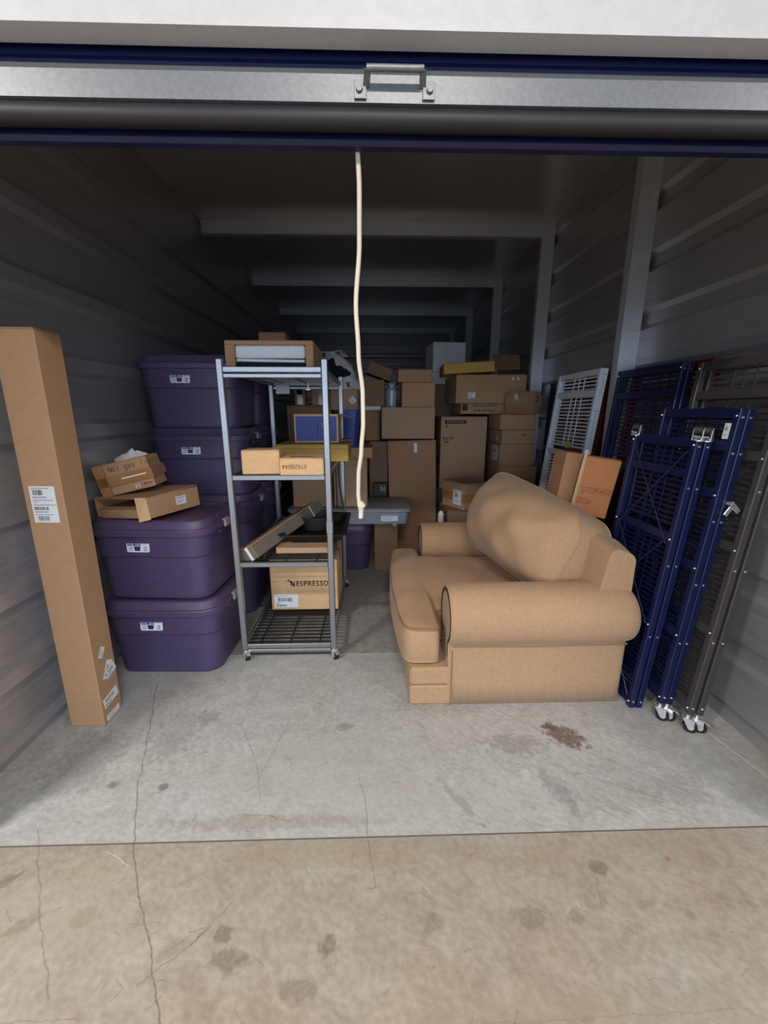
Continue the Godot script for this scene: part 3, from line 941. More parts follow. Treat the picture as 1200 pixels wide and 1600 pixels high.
# folded rack standing on edge: its width runs along z, the near end is +z
func folded_rack(label: String, color: Material, w: float, h: float, pos: Vector3, lean: float, yaw: float, t: float, shelves: int, casters: int, braces: bool, group: String) -> Node3D:
	var o := thing("folded_rack", label, "rack", pos, yaw, group)
	o.rotation_degrees = Vector3(0, yaw, -lean)
	var f := 0.029
	var y0 := 0.085 if casters == 1 else 0.0
	var y1 := h - (0.06 if casters == -1 else 0.0)
	for ez in [1, -1]:
		for ex in [-1, 1]:
			var s := st()
			bbox(s, Vector3(f, y1 - y0, f), at(Vector3(ex * (t / 2 - f / 2), (y0 + y1) / 2, ez * (w / 2 - f / 2))), 0.003)
			var p := done(s, "post", color, o)
			var rv := []
			for k in shelves * 2 + 2:
				var yy: float = lerp(y0 + 0.035, y1 - 0.035, k / float(shelves * 2 + 1))
				if k % 2 == 0 or k == shelves * 2 + 1: rv.append(Vector3(ex * (t / 2 - f / 2), yy, ez * w / 2))
			rivets(p, rv, Vector3(0, 0, ez))
			if ex < 0:
				var rv2 := []
				for k in shelves + 1: rv2.append(Vector3(-t / 2, lerp(y0 + 0.03, y1 - 0.03, k / float(shelves)), ez * (w / 2 - f / 2)))
				rivets(p, rv2, Vector3.LEFT)
			if casters != 0 and (ex < 0 or ez > 0):
				caster(o, Vector3(ex * (t / 2 - f / 2), 0.0 if casters == 1 else h + 0.0, ez * (w / 2 - f / 2)), casters, 60.0 if casters == 1 else -50.0, 1.25 if casters == 1 else 1.35)
	# rails on the outer face at every shelf, doubled at top and bottom
	for k in shelves + 1:
		var yy: float = lerp(y0 + 0.03, y1 - 0.02, k / float(shelves))
		for dy in ([0.0, -0.13] if k == shelves else [0.0]):
			box("rail", Vector3(0.014, 0.04, w - f * 2), Vector3(-t / 2 + 0.012, yy + dy, 0), color, o, 0.002)
	# shelves folded flat between the ladders
	var ph := (y1 - y0) / shelves
	for k in shelves:
		var yb := y0 + ph * k + 0.05
		var yt := y0 + ph * (k + 1) - 0.02
		var s := st()
		var zz := w / 2 - f - 0.012
		for e in [-1, 1]:
			bbox(s, Vector3(0.014, yt - yb, 0.016), at(Vector3(0.004, (yb + yt) / 2, e * zz)), 0.002)
		bbox(s, Vector3(0.014, 0.016, zz * 2), at(Vector3(0.004, yb, 0)), 0.002)
		bbox(s, Vector3(0.014, 0.016, zz * 2), at(Vector3(0.004, yt, 0)), 0.002)
		var fr := done(s, "shelf_frame", color, o)
		s = st()
		var yy := yb + 0.022
		while yy < yt - 0.012:
			bbox(s, Vector3(0.005, 0.0105, zz * 2), at(Vector3(0.004, yy, 0)))
			yy += 0.0245
		for e in [-0.28, 0.0, 0.28]:
			bbox(s, Vector3(0.005, yt - yb, 0.005), at(Vector3(-0.001, (yb + yt) / 2, e * zz)))
		var g := done(s, "wire_grid", color, fr)
		g.set_meta("kind", "stuff")
	if braces:
		for k in 3:
			var s := st()
			var a := y0 + (y1 - y0) * (0.04 + 0.3 * k)
			var b := a + (y1 - y0) * 0.32
			tube(s, Vector3(-t / 2 + 0.002, a, -w / 2 + 0.03), Vector3(-t / 2 - 0.002, b, w / 2 - 0.03), 0.0028, 0.0028, 6)
			tube(s, Vector3(-t / 2 - 0.002, a, w / 2 - 0.03), Vector3(-t / 2 + 0.002, b, -w / 2 + 0.03), 0.0028, 0.0028, 6)
			done(s, "brace_wire", M.brace, o)
	return o

func build_folded_racks() -> void:
	folded_rack("dark grey metal folded rack on casters leaning on the right wall, nearest the door", M.rack_grey, 0.46, 1.63, Vector3(1.425, 0, -1.73), 4.6, 0, 0.072, 4, 1, false, "")
	var b2 := folded_rack("blue folded rack with a white tag and its casters on the floor", M.rack_blue, 0.45, 1.42, Vector3(1.345, 0, -1.80), 4.4, 0, 0.062, 4, 1, false, "")
	var lc := st()
	bbox(lc, Vector3(0.020, 0.055, 0.006), at(Vector3(0.045, 1.03, 0.236), Vector3(0, 0, 50)), 0.002)
	bbox(lc, Vector3(0.018, 0.045, 0.004), at(Vector3(0.022, 1.015, 0.236), Vector3(0, 0, -28)), 0.001)
	tube(lc, Vector3(0.02, 1.045, 0.226), Vector3(0.02, 1.045, 0.246), 0.008, 0.008, 10)
	done(lc, "latch_clip", M.chrome, b2)
	sticker("paper_tag", 0.028, 0.062, 0.001, M.label_b, b2, Vector3(-0.032, 1.33, 0.185), Vector3(0, -90, 0))
	folded_rack("blue folded rack standing upside down with its casters at the top, behind the sofa", M.rack_blue, 0.43, 1.36, Vector3(1.27, 0, -1.87), 4.4, 0, 0.066, 3, -1, true, "")
	folded_rack("taller dark blue folded rack between the white rack and the dark grey one", M.rack_blue, 0.55, 1.65, Vector3(1.43, 0, -2.33), 4.2, 0, 0.06, 3, 0, false, "")
	folded_rack("dark red folded rack showing as a strip behind the tall blue rack", M.rack_red, 0.60, 1.65, Vector3(1.51, 0, -2.25), 3.4, 0, 0.05, 3, 0, false, "")
	var wr := folded_rack("white folded wire rack leaning against the steel stud of the right wall", M.rack_white, 0.60, 1.68, Vector3(1.31, 0, -2.95), 5.2, 0, 0.05, 3, 0, false, "")
	sticker("yellow_tag", 0.05, 0.045, 0.001, M.yellow, wr, Vector3(-0.0265, 1.18, 0.06), Vector3(0, -90, 0))
	folded_rack("dark red folded rack behind the white rack, beside the carton stack", M.rack_red, 0.74, 1.645, Vector3(1.475, 0, -3.13), 3.6, 0, 0.05, 3, 0, false, "")
	folded_rack("narrow navy folded rack against the wall beyond the white and red racks", M.rack_blue, 0.16, 1.65, Vector3(1.57, 0, -3.66), 1.2, 0, 0.045, 3, 0, false, "")

func build_shelf() -> void:
	var x0 := -0.765
	var x1 := -0.222
	var z0 := -2.10
	var z1 := -3.14
	var t := thing("wire_rack", "silver grey four-shelf metal rack on casters holding boxes, left of centre", "rack", Vector3((x0 + x1) / 2, 0, (z0 + z1) / 2))
	var c := t.position
	var f := 0.032
	for px in [x0 + f / 2, x1 - f / 2]:
		for pz in [z0 - f / 2, z1 + f / 2]:
			var s := st()
			bbox(s, Vector3(f, 1.59, f), at(Vector3(px, 0.066 + 0.795, pz) - c), 0.004)
			var p := done(s, "post", M.silver, t)
			if px > -0.5 and pz > -2.5:
				box("sleeve", Vector3(f + 0.004, 0.07, f + 0.004), Vector3(px, 0.80, pz) - c, M.silver, p, 0.003)
			caster(t, Vector3(px, 0, pz) - c, 1.0, 35.0, 1.12)
	var lv := [0.075, 0.575, 1.057, 1.592]
	for k in 4:
		var y: float = lv[k]
		var s := st()
		var rail := 0.027
		for z in [z0 - 0.008, z1 + 0.008]:
			bbox(s, Vector3(x1 - x0 - f * 2, rail, 0.016), at(Vector3((x0 + x1) / 2, y + rail / 2, z) - c), 0.003)
		for x in [x0 + 0.02, x1 - 0.02]:
			bbox(s, Vector3(0.016, rail, z0 - z1 - f * 2), at(Vector3(x, y + rail / 2, (z0 + z1) / 2) - c), 0.003)
		var sh := done(s, "shelf", M.silver, t)
		s = st()
		var n := 26
		for i in n:
			var z: float = lerp(z0 - 0.03, z1 + 0.03, i / float(n - 1))
			bbox(s, Vector3(x1 - x0 - 0.05, 0.006, 0.006), at(Vector3((x0 + x1) / 2, y + rail - 0.004, z) - c))
		for i in 3:
			bbox(s, Vector3(0.008, 0.007, z0 - z1 - 0.02), at(Vector3(lerp(x0 + 0.1, x1 - 0.1, i / 2.0), y + rail - 0.011, (z0 + z1) / 2) - c))
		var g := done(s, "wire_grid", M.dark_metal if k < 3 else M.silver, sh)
		g.set_meta("kind", "stuff")
		if k == 0 or k == 3:
			for z in [z0 - 0.008, z1 + 0.008]:
				box("rail", Vector3(x1 - x0 - f * 2, 0.020, 0.016), Vector3((x0 + x1) / 2, y - 0.016, z) - c, M.silver, t, 0.003)
	box("hang_plate", Vector3(0.10, 0.062, 0.006), Vector3(-0.66, 1.565, z1 + 0.03) - c, M.rack_white, t, 0.002)
	var s2 := st()
	bbox(s2, Vector3(0.03, 0.008, 0.02), at(Vector3(-0.42, 1.545, -2.75) - c), 0.002)
	tube(s2, Vector3(-0.42, 1.548, -2.75) - c, Vector3(-0.42, 1.592, -2.75) - c, 0.005, 0.005, 8)
	done(s2, "locking_clip", M.chrome, t)

# ------------------------------------------------------------------ sofa
func cushion(s: SurfaceTool, outline: Array, thick: float, crown0: float, crown1: float, centre: Vector2, warp: Callable) -> Array:
	# outline in the x-z plane, top at +thick/2; returns the two edge loops
	var n := outline.size()
	var prof := []
	for k in 19:
		var q := 1.0 - k / 18.0
		prof.append([q, thick / 2 + crown1 * (1.0 - pow(q, 3.0))])
	var rows := []
	for k in range(18, -1, -1):
		var q := 1.0 - k / 18.0
		rows.append([q, -thick / 2 - crown0 * (1.0 - pow(q, 2.6)), 1])
	rows.append([1.018, -thick / 2 + thick * 0.2, 2])
	rows.append([1.026, 0.0, 2])
	rows.append([1.018, thick / 2 - thick * 0.2, 2])
	for e in prof: rows.append([e[0], e[1], 3])
	var rings := []
	for e in rows:
		var ring := []
		for p in outline:
			var v: Vector2 = centre + (p - centre) * max(e[0], 0.002)
			ring.append(warp.call(Vector3(v.x, e[1], v.y)))
		rings.append(ring)
	for i in rings.size() - 1:
		var g := 1 if i < 18 else (2 if i < 22 else 3)
		s.set_smooth_group(g)
		var cc := Vector3.ZERO
		for r in [rings[0][0], rings[rings.size() - 1][0]]: cc += r * 0.5
		for k in n:
			var l := (k + 1) % n
			var mid: Vector3 = (rings[i][k] + rings[i + 1][l]) * 0.5
			var o: Vector3
			if g == 2:
				o = mid - cc
				o -= (rings[rings.size() - 1][0] - rings[0][0]).normalized() * o.dot((rings[rings.size() - 1][0] - rings[0][0]).normalized())
				var e1: Vector3 = rings[i][l] - rings[i][k]
				var ax: Vector3 = (rings[rings.size() - 1][0] - rings[0][0]).normalized()
				var side := e1.cross(ax)
				o = side * cush_sign
			else:
				o = (rings[rings.size() - 1][0] - rings[0][0]) * (1.0 if g == 3 else -1.0)
			quad(s, rings[i][k], rings[i][l], rings[i + 1][l], rings[i + 1][k], o)
	s.set_smooth_group(-1)
	return [rings[18], rings[22]]
var cush_sign := 1.0

func round_poly(pts: Array, rad: Array, step := 0.02) -> Array:
	var out := []
	var n := pts.size()
	for i in n:
		var p: Vector2 = pts[i]
		var a: Vector2 = (pts[(i - 1 + n) % n] - p).normalized()
		var b: Vector2 = (pts[(i + 1) % n] - p).normalized()
		var r: float = rad[i]
		for k in 7:
			var u := k / 6.0
			out.append((p + a * r).lerp(p, u).lerp(p.lerp(p + b * r, u), u))
	# refine the straight parts
	var fine := []
	for i in out.size():
		var p: Vector2 = out[i]
		var q: Vector2 = out[(i + 1) % out.size()]
		var m: int = max(1, int(p.distance_to(q) / step))
		for k in m: fine.append(p.lerp(q, k / float(m)))
	return fine

func arm_profile(zc: float, side: float) -> Array:
	# side +1: the roll hangs over towards +z. Points are (z, y), going round from the outer foot
	var out := []
	var R := 0.145
	var cy := 0.450
	out.append(Vector2(zc + side * 0.085, 0.0))
	out.append(Vector2(zc + side * 0.085, 0.12))
	out.append(Vector2(zc + side * 0.085, 0.24))
	out.append(Vector2(zc + side * 0.086, 0.325))
	for k in 25:
		var a: float = lerp(-52.0, 232.0, k / 24.0) * PI / 180.0
		out.append(Vector2(zc + side * cos(a) * R, cy + sin(a) * R * 1.02))
	out.append(Vector2(zc - side * 0.086, 0.30))
	out.append(Vector2(zc - side * 0.086, 0.0))
	return out

func build_sofa() -> void:
	var t := thing("armchair", "wide tan upholstered chair with rolled arms and a loose back cushion", "armchair", Vector3(0.70, 0, -2.34))
	var c := t.position
	var zn := -1.79
	var zf := -2.91
	var s := st()
	# base: front rail (two bands) and seat deck
	bbox(s, Vector3(0.22, 0.105, zn - zf + 0.17), at(Vector3(0.28, 0.0535, (zn + zf) / 2) - c), 0.008)
	bbox(s, Vector3(0.22, 0.095, zn - zf + 0.17), at(Vector3(0.281, 0.155, (zn + zf) / 2) - c), 0.012)
	bbox(s, Vector3(0.80, 0.20, zn - zf - 0.1), at(Vector3(0.76, 0.11, (zn + zf) / 2) - c), 0.01)
	done(s, "base", M.fabric, t)
	# arms
	for e in [[zn, 1.0], [zf, -1.0]]:
		s = st()
		var pr := arm_profile(e[0], e[1])
		var rings := []
		var ctr := Vector2(e[0], 0.40)
		for x in [[0.352, 0.93], [0.355, 0.97], [0.364, 0.993], [0.378, 1.0], [0.6, 1.0], [0.9, 1.0], [1.12, 1.01], [1.18, 1.005], [1.213, 0.965], [1.233, 0.88], [1.240, 0.7]]:
			var ring := []
			for p in pr:
				var q: Vector2 = ctr + (p - ctr) * x[1]
				if p.y < 0.3:
					q = p if x[1] > 0.96 else Vector2(ctr.x + (p.x - ctr.x) * x[1], p.y)
				var xx: float = x[0]
				if xx > 1.2 and p.y < 0.34: xx = 1.2 + (xx - 1.2) * 0.3 
				ring.append(Vector3(xx, max(q.y, 0.0), q.x) - c)
			rings.append(ring)
		loft_sign = rings_sign_x(rings)
		loft(s, rings, true, true, true)
		var arm := done(s, "arm", M.fabric, t)
		# scalloped trim round the front panel
		s = st()
		var tr := []
		var inner := []
		for k in range(2, pr.size() - 1):
			var p: Vector2 = pr[k]
			tr.append(p)
		var pts := []
		for k in tr.size() - 1:
			var m: int = max(1, int(tr[k].distance_to(tr[k + 1]) / 0.0055))
			for j in m:
				var p: Vector2 = tr[k].lerp(tr[k + 1], j / float(m))
				var out := (p - ctr).normalized()
				var z: float = 0.0035 if pts.size() % 2 == 0 else -0.0035
				var q := ctr + (p - ctr) * 0.86 + out * z
				pts.append(Vector3(0.350, q.y, q.x) - c)
		cable(s, pts, 0.0042, 6)
		done(s, "scalloped_trim", M.trim, arm)
		s = st()
		pts = []
		for k in tr.size():
			var q: Vector2 = ctr + (tr[k] - ctr) * 0.955
			pts.append(Vector3(0.354, q.y, q.x) - c)
		cable(s, pts, 0.006, 8)
		done(s, "piping", M.fabric, arm)
	# side seam cord under the near roll, vertical seam of the front rail
	s = st()
	cable(s, [Vector3(0.37, 0.322, zn + 0.088) - c, Vector3(0.8, 0.320, zn + 0.089) - c, Vector3(1.21, 0.324, zn + 0.088) - c], 0.004, 6)
	cable(s, [Vector3(0.372, 0.0, zn + 0.087) - c, Vector3(0.370, 0.3, zn + 0.087) - c], 0.003, 6)
	done(s, "seam_cord", M.piping, t)
	# back: slab with a raked, softly rounded top
	s = st()
	var rings := []
	var zb0 := zn + 0.055
	var zb1 := zf - 0.055
	for k in 9:
		var u := k / 8.0
		var z: float = lerp(zb0, zb1, u)
		var i: float = 0.02 if (k == 0 or k == 8) else 0.0
		var ring := []
		for p in round_poly([Vector2(0.985 + i, 0.22), Vector2(1.235 - i, 0.05), Vector2(1.235 - i, 0.775 - i), Vector2(1.075 + i, 0.825 - i)], [0.01, 0.02, 0.035, 0.06], 0.05):
			ring.append(Vector3(p.x, p.y, z) - c)
		rings.append(ring)
	loft_sign = rings_sign_z(rings)
	loft(s, rings, true, true, true)
	done(s, "back", M.fabric, t)
	# T-shaped seat cushion
	var zi0 := zn - 0.15
	var zi1 := zf + 0.15
	var ol := round_poly([Vector2(0.150, zn + 0.055), Vector2(0.312, zn + 0.05), Vector2(0.325, zi0), Vector2(1.0, zi0), Vector2(1.0, zi1), Vector2(0.325, zi1), Vector2(0.312, zf - 0.05), Vector2(0.150, zf - 0.055)], [0.07, 0.03, 0.03, 0.02, 0.02, 0.03, 0.03, 0.07], 0.03)
	for i in ol.size():
		var p: Vector2 = ol[i]
		var bow: float = 1.0 - pow((p.y + 2.35) / 0.62, 2.0)
		if p.x < 0.25: ol[i] = Vector2(p.x - 0.045 * max(0.0, bow), p.y)
	s = st()
	var nz := FastNoiseLite.new()
	nz.seed = 4
	nz.fractal_octaves = 1
	nz.frequency = 2.4
	var warp_seat := func(v: Vector3) -> Vector3:
		var sag: float = 0.010 * nz.get_noise_2d(v.x * 1.4, v.z * 1.4)
		var y := v.y + (sag if v.y > 0.0 else 0.0)
		y += 0.012 * (1.0 - clampf(abs(v.z + 2.35) / 0.6, 0.0, 1.0))
		return Vector3(v.x, y + 0.30, v.z) - c
	cush_sign = poly_sign(ol)
	var loops := cushion(s, ol, 0.165, 0.0, 0.055, Vector2(0.26, -2.35), warp_seat)
	var seat := done(s, "seat_cushion", M.fabric, t)
	for lp in loops:
		s = st()
		cable(s, lp, 0.0055, 6, true)
		done(s, "piping", M.piping if lp == loops[1] else M.fabric, seat)
	# loose back cushion: tall box pillow, slumped towards the near arm
	var bo := round_poly([Vector2(-0.25, -0.47), Vector2(0.28, -0.47), Vector2(0.165, 0.44), Vector2(-0.26, 0.44)], [0.10, 0.13, 0.11, 0.10], 0.025)
	for i in bo.size():
		var p: Vector2 = bo[i]
		bo[i] = Vector2(p.x * (1.0 + 0.10 * (1.0 - pow(p.y / 0.5, 2.0))), p.y * (1.0 + 0.04 * (1.0 - pow(p.x / 0.29, 2.0))))
	var cx := Transform3D(Basis.from_euler(Vector3(0.0, 0.0, deg_to_rad(CUSH[3]))) , Vector3.ZERO)
	cx = Transform3D(Basis(Vector3.RIGHT, deg_to_rad(CUSH[4])) * Basis(Vector3.UP, deg_to_rad(CUSH[5])) * cx.basis, Vector3(CUSH[0], CUSH[1], CUSH[2]))
	var warp_back := func(v: Vector3) -> Vector3:
		var w := v
		# creases that run in from the near corners
		var dv := Vector2(v.x - 0.13, v.z - 0.46)
		var cr := 0.020 * sin(atan2(dv.x, dv.y) * 9.0) * smoothstep(0.0, 0.07, dv.length()) * exp(-dv.length() / 0.13)
		var hh: float = lerpf(0.285, 0.225, clampf((v.z + 0.47) / 0.91, 0.0, 1.0))
		var ux: float = clampf((v.x - lerpf(0.015, -0.045, clampf((v.z + 0.47) / 0.91, 0.0, 1.0))) / hh, -1.0, 1.0)
		var uz: float = clampf((v.z + 0.015) / 0.475, -1.0, 1.0)
		var dome: float = pow(maxf(0.0, 1.0 - ux * ux), 0.5) * pow(maxf(0.0, 1.0 - uz * uz), 0.42)
		if absf(v.y) > 0.0699:
			w.y += signf(v.y) * (0.29 if v.y > 0.0 else 0.06) * dome
			w.y += (cr + 0.03 * nz.get_noise_2d(v.x * 1.3, v.z * 1.3) + 0.006 * sin(v.x * 16.0 + v.z * 34.0) * smoothstep(-0.1, 0.35, v.z)) * signf(v.y) * dome
		return cx * w - c
	cush_sign = poly_sign(bo)
	s = st()
	loops = cushion(s, bo, 0.14, 0.0, 0.0, Vector2(0.01, 0.0), warp_back)
	var bc := done(s, "back_cushion", M.fabric, t)
	for lp in loops:
		s = st()
		cable(s, lp, 0.006, 6, true)
		done(s, "piping", M.fabric, bc)
const CUSH := [0.985, 0.695, -2.34, 66.0, 0.0, 13.0]

func poly_sign(o: Array) -> float:
	var a := 0.0
	for i in o.size():
		var p: Vector2 = o[i]
		var q: Vector2 = o[(i + 1) % o.size()]
		a += p.x * q.y - q.x * p.y
	# edge x axis(+y): (dx,0,dz) x (0,1,0) = (-dz,0,dx); outward for positive area is (dz,0,-dx)
	return -1.0 if a > 0 else 1.0

func rings_sign_x(r: Array) -> float:
	var n: int = r[3].size()
	var cc := Vector3.ZERO
	for k in n: cc += r[3][k]
	cc /= n
	var nn: Vector3 = (r[3][15] - r[3][14]).cross(r[4][14] - r[3][14])
	return 1.0 if nn.dot(r[3][14] - cc) > 0 else -1.0

func rings_sign_z(r: Array) -> float:
	var n: int = r[3].size()
	var cc := Vector3.ZERO
	for k in n: cc += r[3][k]
	cc /= n
	var nn: Vector3 = (r[3][1] - r[3][0]).cross(r[4][0] - r[3][0])
	return 1.0 if nn.dot(r[3][0] - cc) > 0 else -1.0

# ------------------------------------------------------------------ left side
func build_left() -> void:
	var t := carton("tall_carton", "tall narrow brown carton standing upright against the left wall by the door", Vector3(0.152, 1.70, 0.135), Vector3(-1.318, 0, -1.672), M.card, 0.0, -0.6, "", 0)
	sticker("shipping_label", 0.098, 0.148, 0.002, M.label_ship, t, Vector3(-0.002, 1.045, 0.0683))
	sticker("paper_label", 0.05, 0.028, 0.001, M.label_c, t, Vector3(0.0768, 0.345, 0.01), Vector3(0, 90, 55))
	sticker("paper_label", 0.085, 0.04, 0.001, M.label_a, t, Vector3(0.0768, 0.245, -0.01), Vector3(0, 90, 60))
	sticker("paper_label", 0.06, 0.045, 0.001, M.label_a, t, Vector3(0.0772, 0.23, -0.03), Vector3(0, 90, 20))
	sticker("barcode_label", 0.10, 0.05, 0.001, M.label_a, t, Vector3(0.0768, 0.105, 0.0), Vector3(0, 90, 8))
	sticker("paper_label", 0.09, 0.03, 0.001, M.label_c, t, Vector3(0.0768, 0.022, 0.0), Vector3(0, 90, 2))
	# flat torn carton on the second tote
	var y := TOTE_H * 2
	var f := thing("flat_carton", "flat brown carton with a torn open corner lying on the purple tote", "box", Vector3(-1.225, y + 0.003, -2.20), -18.0)
	f.rotation_degrees = Vector3(0, -20, 4)
	var s := st()
	bbox(s, Vector3(0.36, 0.004, 0.34), at(Vector3(0, 0.002, 0)), 0.001)
	bbox(s, Vector3(0.004, 0.105, 0.34), at(Vector3(0.178, 0.0545, 0)), 0.001)
	bbox(s, Vector3(0.004, 0.105, 0.34), at(Vector3(-0.178, 0.0545, 0)), 0.001)
	bbox(s, Vector3(0.35, 0.105, 0.004), at(Vector3(0, 0.0545, -0.168)), 0.001)
	bbox(s, Vector3(0.352, 0.045, 0.004), at(Vector3(0, 0.024, 0.168)), 0.001)
	bbox(s, Vector3(0.34, 0.006, 0.32), at(Vector3(0, 0.05, 0)), 0.001)
	done(s, "tray", M.card, f)
	box("top_flap", Vector3(0.36, 0.004, 0.345), Vector3(0, 0.109, 0.002), M.card, f, 0.001, Vector3(2.0, 0, 0))
	s = st()
	quad(s, Vector3(0.178, 0.108, 0.17), Vector3(0.12, 0.108, 0.185), Vector3(0.135, -0.012, 0.195), Vector3(0.185, -0.004, 0.172), Vector3(0, 0, 1))
	quad(s, Vector3(0.178, 0.108, 0.166), Vector3(0.12, 0.108, 0.181), Vector3(0.135, -0.012, 0.191), Vector3(0.185, -0.004, 0.168), Vector3(0, 0, -1))
	done(s, "torn_flap", M.card_light, f)
	sticker("paper_label", 0.07, 0.045, 0.002, M.label_c, f, Vector3(0.1808, 0.055, -0.04), Vector3(0, 90, 0))
	# taped box with handwriting
	var b := carton("taped_box", "small taped brown box with handwriting, tilted on top of the flat carton", Vector3(0.255, 0.165, 0.17), Vector3(-1.29, y + 0.125, -2.22), M.card, 8.0, 13.0, "", 0, 0.0)
	s = st()
	bbox(s, Vector3(0.277, 0.052, 0.192), at(Vector3(0, 0.075, 0)))
	bbox(s, Vector3(0.05, 0.167, 0.192), at(Vector3(-0.113, 0.0828, 0)))
	done(s, "packing_tape", M.tape, b)
	box("white_tag", Vector3(0.125, 0.007, 0.0008), Vector3(0.045, 0.077, 0.0966), M.white, b)
	handwriting(b, "Nat gas Items", Vector3(-0.065, 0.122, 0.0954), 0.026, M.ink, Vector3.ZERO, 3)
	text(b, "31", Vector3(0.045, 0.022, 0.0954), 0.02, M.white, Vector3.ZERO, true)
	text(b, "MADE IN", Vector3(0.098, 0.026, 0.0954), 0.008, M.ink)
	# wrapping crumple behind it
	var w := thing("packing_foam", "crumpled white packing wrap sticking up behind the taped box", "packing", Vector3(-1.36, y + 0.10, -2.36))
	s = st()
	var nz := FastNoiseLite.new()
	nz.seed = 12
	nz.frequency = 3.0
	var rings := []
	for i in 9:
		var ring := []
		var v := i / 8.0
		for k in 14:
			var a := TAU * k / 14.0
			var r: float = 0.10 * sin(PI * clamp(v * 0.9 + 0.06, 0.0, 1.0)) * (1.0 + 0.5 * nz.get_noise_2d(cos(a) * 0.5 + v, sin(a) * 0.5))
			ring.append(Vector3(cos(a) * r * 1.3, v * 0.19 + 0.03 * nz.get_noise_2d(a, v * 2.0) + 0.03, sin(a) * r * 0.6))
		rings.append(ring)
	loft_sign = rings_sign(rings)
	loft(s, rings, true, true)
	done(s, "wrap", M.foam, w)

# ------------------------------------------------------------------ what the silver rack holds
func build_shelf_load() -> void:
	var t := block("coffee_carton", "brown carton with a dark brand word and white label on the rack's bottom shelf", -0.69, -0.245, 0.103, 0.462, -2.52, 0.42, M.card_light, 1)
	text(t, "NESPRESSO", Vector3(0.035, 0.190, 0.2106), 0.036, M.ink_brown, Vector3.ZERO, true, false, 0.93)
	var s := st()
	bar(s, Vector3(-0.100, 0.215, 0.2104), Vector3(-0.066, 0.168, 0.2104), 0.007, 0.0006, Vector3.BACK)
	bar(s, Vector3(-0.112, 0.213, 0.2104), Vector3(-0.085, 0.206, 0.2104), 0.005, 0.0006, Vector3.BACK)
	done(s, "printed_mark", M.ink_brown, t)
	sticker("shipping_label", 0.158, 0.094, 0.001, M.label_a, t, Vector3(-0.125, 0.065, 0.2106))
	# flat cardboard and the roasting pan on the second shelf
	var y2 := 0.602
	carton("cardboard_pack", "flat light cardboard pack lying under the black pan", Vector3(0.32, 0.036, 0.55), Vector3(-0.41, y2, -2.52), M.card_grey, 0.0, 0.0, "", 0)
	var pan := thing("roasting_pan", "black rectangular roasting pan with sloping rim on the rack's second shelf", "pan", Vector3(-0.365, y2 + 0.038, -2.56))
	s = st()
	var rr := [rring(0.28, 0.44, 0.03, 0.0), rring(0.30, 0.46, 0.035, 0.004), rring(0.36, 0.54, 0.045, 0.055), rring(0.405, 0.585, 0.05, 0.058), rring(0.405, 0.585, 0.05, 0.063), rring(0.355, 0.535, 0.043, 0.060), rring(0.295, 0.455, 0.033, 0.009), rring(0.27, 0.43, 0.03, 0.007)]
	loft_sign = rings_sign(rr)
	loft(s, rr, true, true)
	done(s, "tray", M.black, pan)
	var pot := thing("round_pot", "round black pot sitting inside the black roasting pan", "pot", Vector3(-0.375, y2 + 0.048, -2.62))
	s = st()
	var pr := []
	for e in [[0.09, 0.0], [0.105, 0.006], [0.115, 0.085], [0.122, 0.088], [0.122, 0.094], [0.110, 0.092], [0.100, 0.012], [0.09, 0.010]]:
		var ring := []
		for k in 28: ring.append(Vector3(sin(TAU * k / 28) * e[0], e[1], cos(TAU * k / 28) * e[0]))
		pr.append(ring)
	loft_sign = rings_sign(pr)
	loft(s, pr, true, true)
	done(s, "bowl", M.black_soft, pot)
	# long carton slanting across
	var l := thing("long_carton", "long grey-brown carton with white straps slanting across the second shelf", "box", Vector3(-0.662, y2 + 0.004, -2.20))
	l.rotation_degrees = Vector3(9, -23, 28)
	var d := 0.74
	box("body", Vector3(0.145, 0.078, d), Vector3(0.0, 0.039, -d / 2 + 0.07), M.card_drab, l, 0.004)
	box("strap", Vector3(0.147, 0.080, 0.012), Vector3(0, 0.039, -d * 0.72), M.white, l)
	box("strap", Vector3(0.020, 0.080, 0.012), Vector3(0.028, 0.039, 0.066), M.white, l)
	box("lid_edge", Vector3(0.149, 0.006, d - 0.01), Vector3(0, 0.079, -d / 2 + 0.07), M.card_grey, l, 0.001)
	# third shelf
	var y3 := 1.086
	var a := carton("small_carton", "small bright brown box at the left of the rack's third shelf", Vector3(0.195, 0.125, 0.16), Vector3(-0.59, y3, -2.20), M.card_light, 3.0, 0.0, "", 0)
	box("packing_tape", Vector3(0.196, 0.0008, 0.05), Vector3(0, 0.1253, 0), M.tape_clear, a)
	var b := carton("numbered_carton", "low bright brown box printed with upside-down digits, front of the third shelf", Vector3(0.225, 0.088, 0.20), Vector3(-0.366, y3, -2.178), M.card_light, -1.5, 0.0, "", 0)
	box("top_label", Vector3(0.13, 0.0008, 0.07), Vector3(-0.01, 0.0885, 0.02), M.tape_clear, b)
	text(b, "31620044", Vector3(-0.035, 0.044, 0.1006), 0.022, M.ink_brown, Vector3(0, 0, 180), false, false, 0.95)
	var c := carton("yellow_carton", "long low yellowish carton on the third shelf, sticking out past the post", Vector3(0.48, 0.112, 0.36), Vector3(-0.405, y3, -2.86), M.card_yellow, 0.0, 0.0, "", 0)
	front_seam(c, 0.44, 0.085, 0.36)
	var y4 := y3 + 0.113
	var e := thing("blue_box", "blue printed box with light brown edges and open end flaps on the yellow carton", "box", Vector3(-0.393, y4 + 0.001, -2.99))
	box("body", Vector3(0.305, 0.195, 0.26), Vector3(0, 0.094, 0), M.card_light, e, 0.004)
	box("blue_panel", Vector3(0.28, 0.168, 0.001), Vector3(0, 0.092, 0.1304), M.blue_print, e)
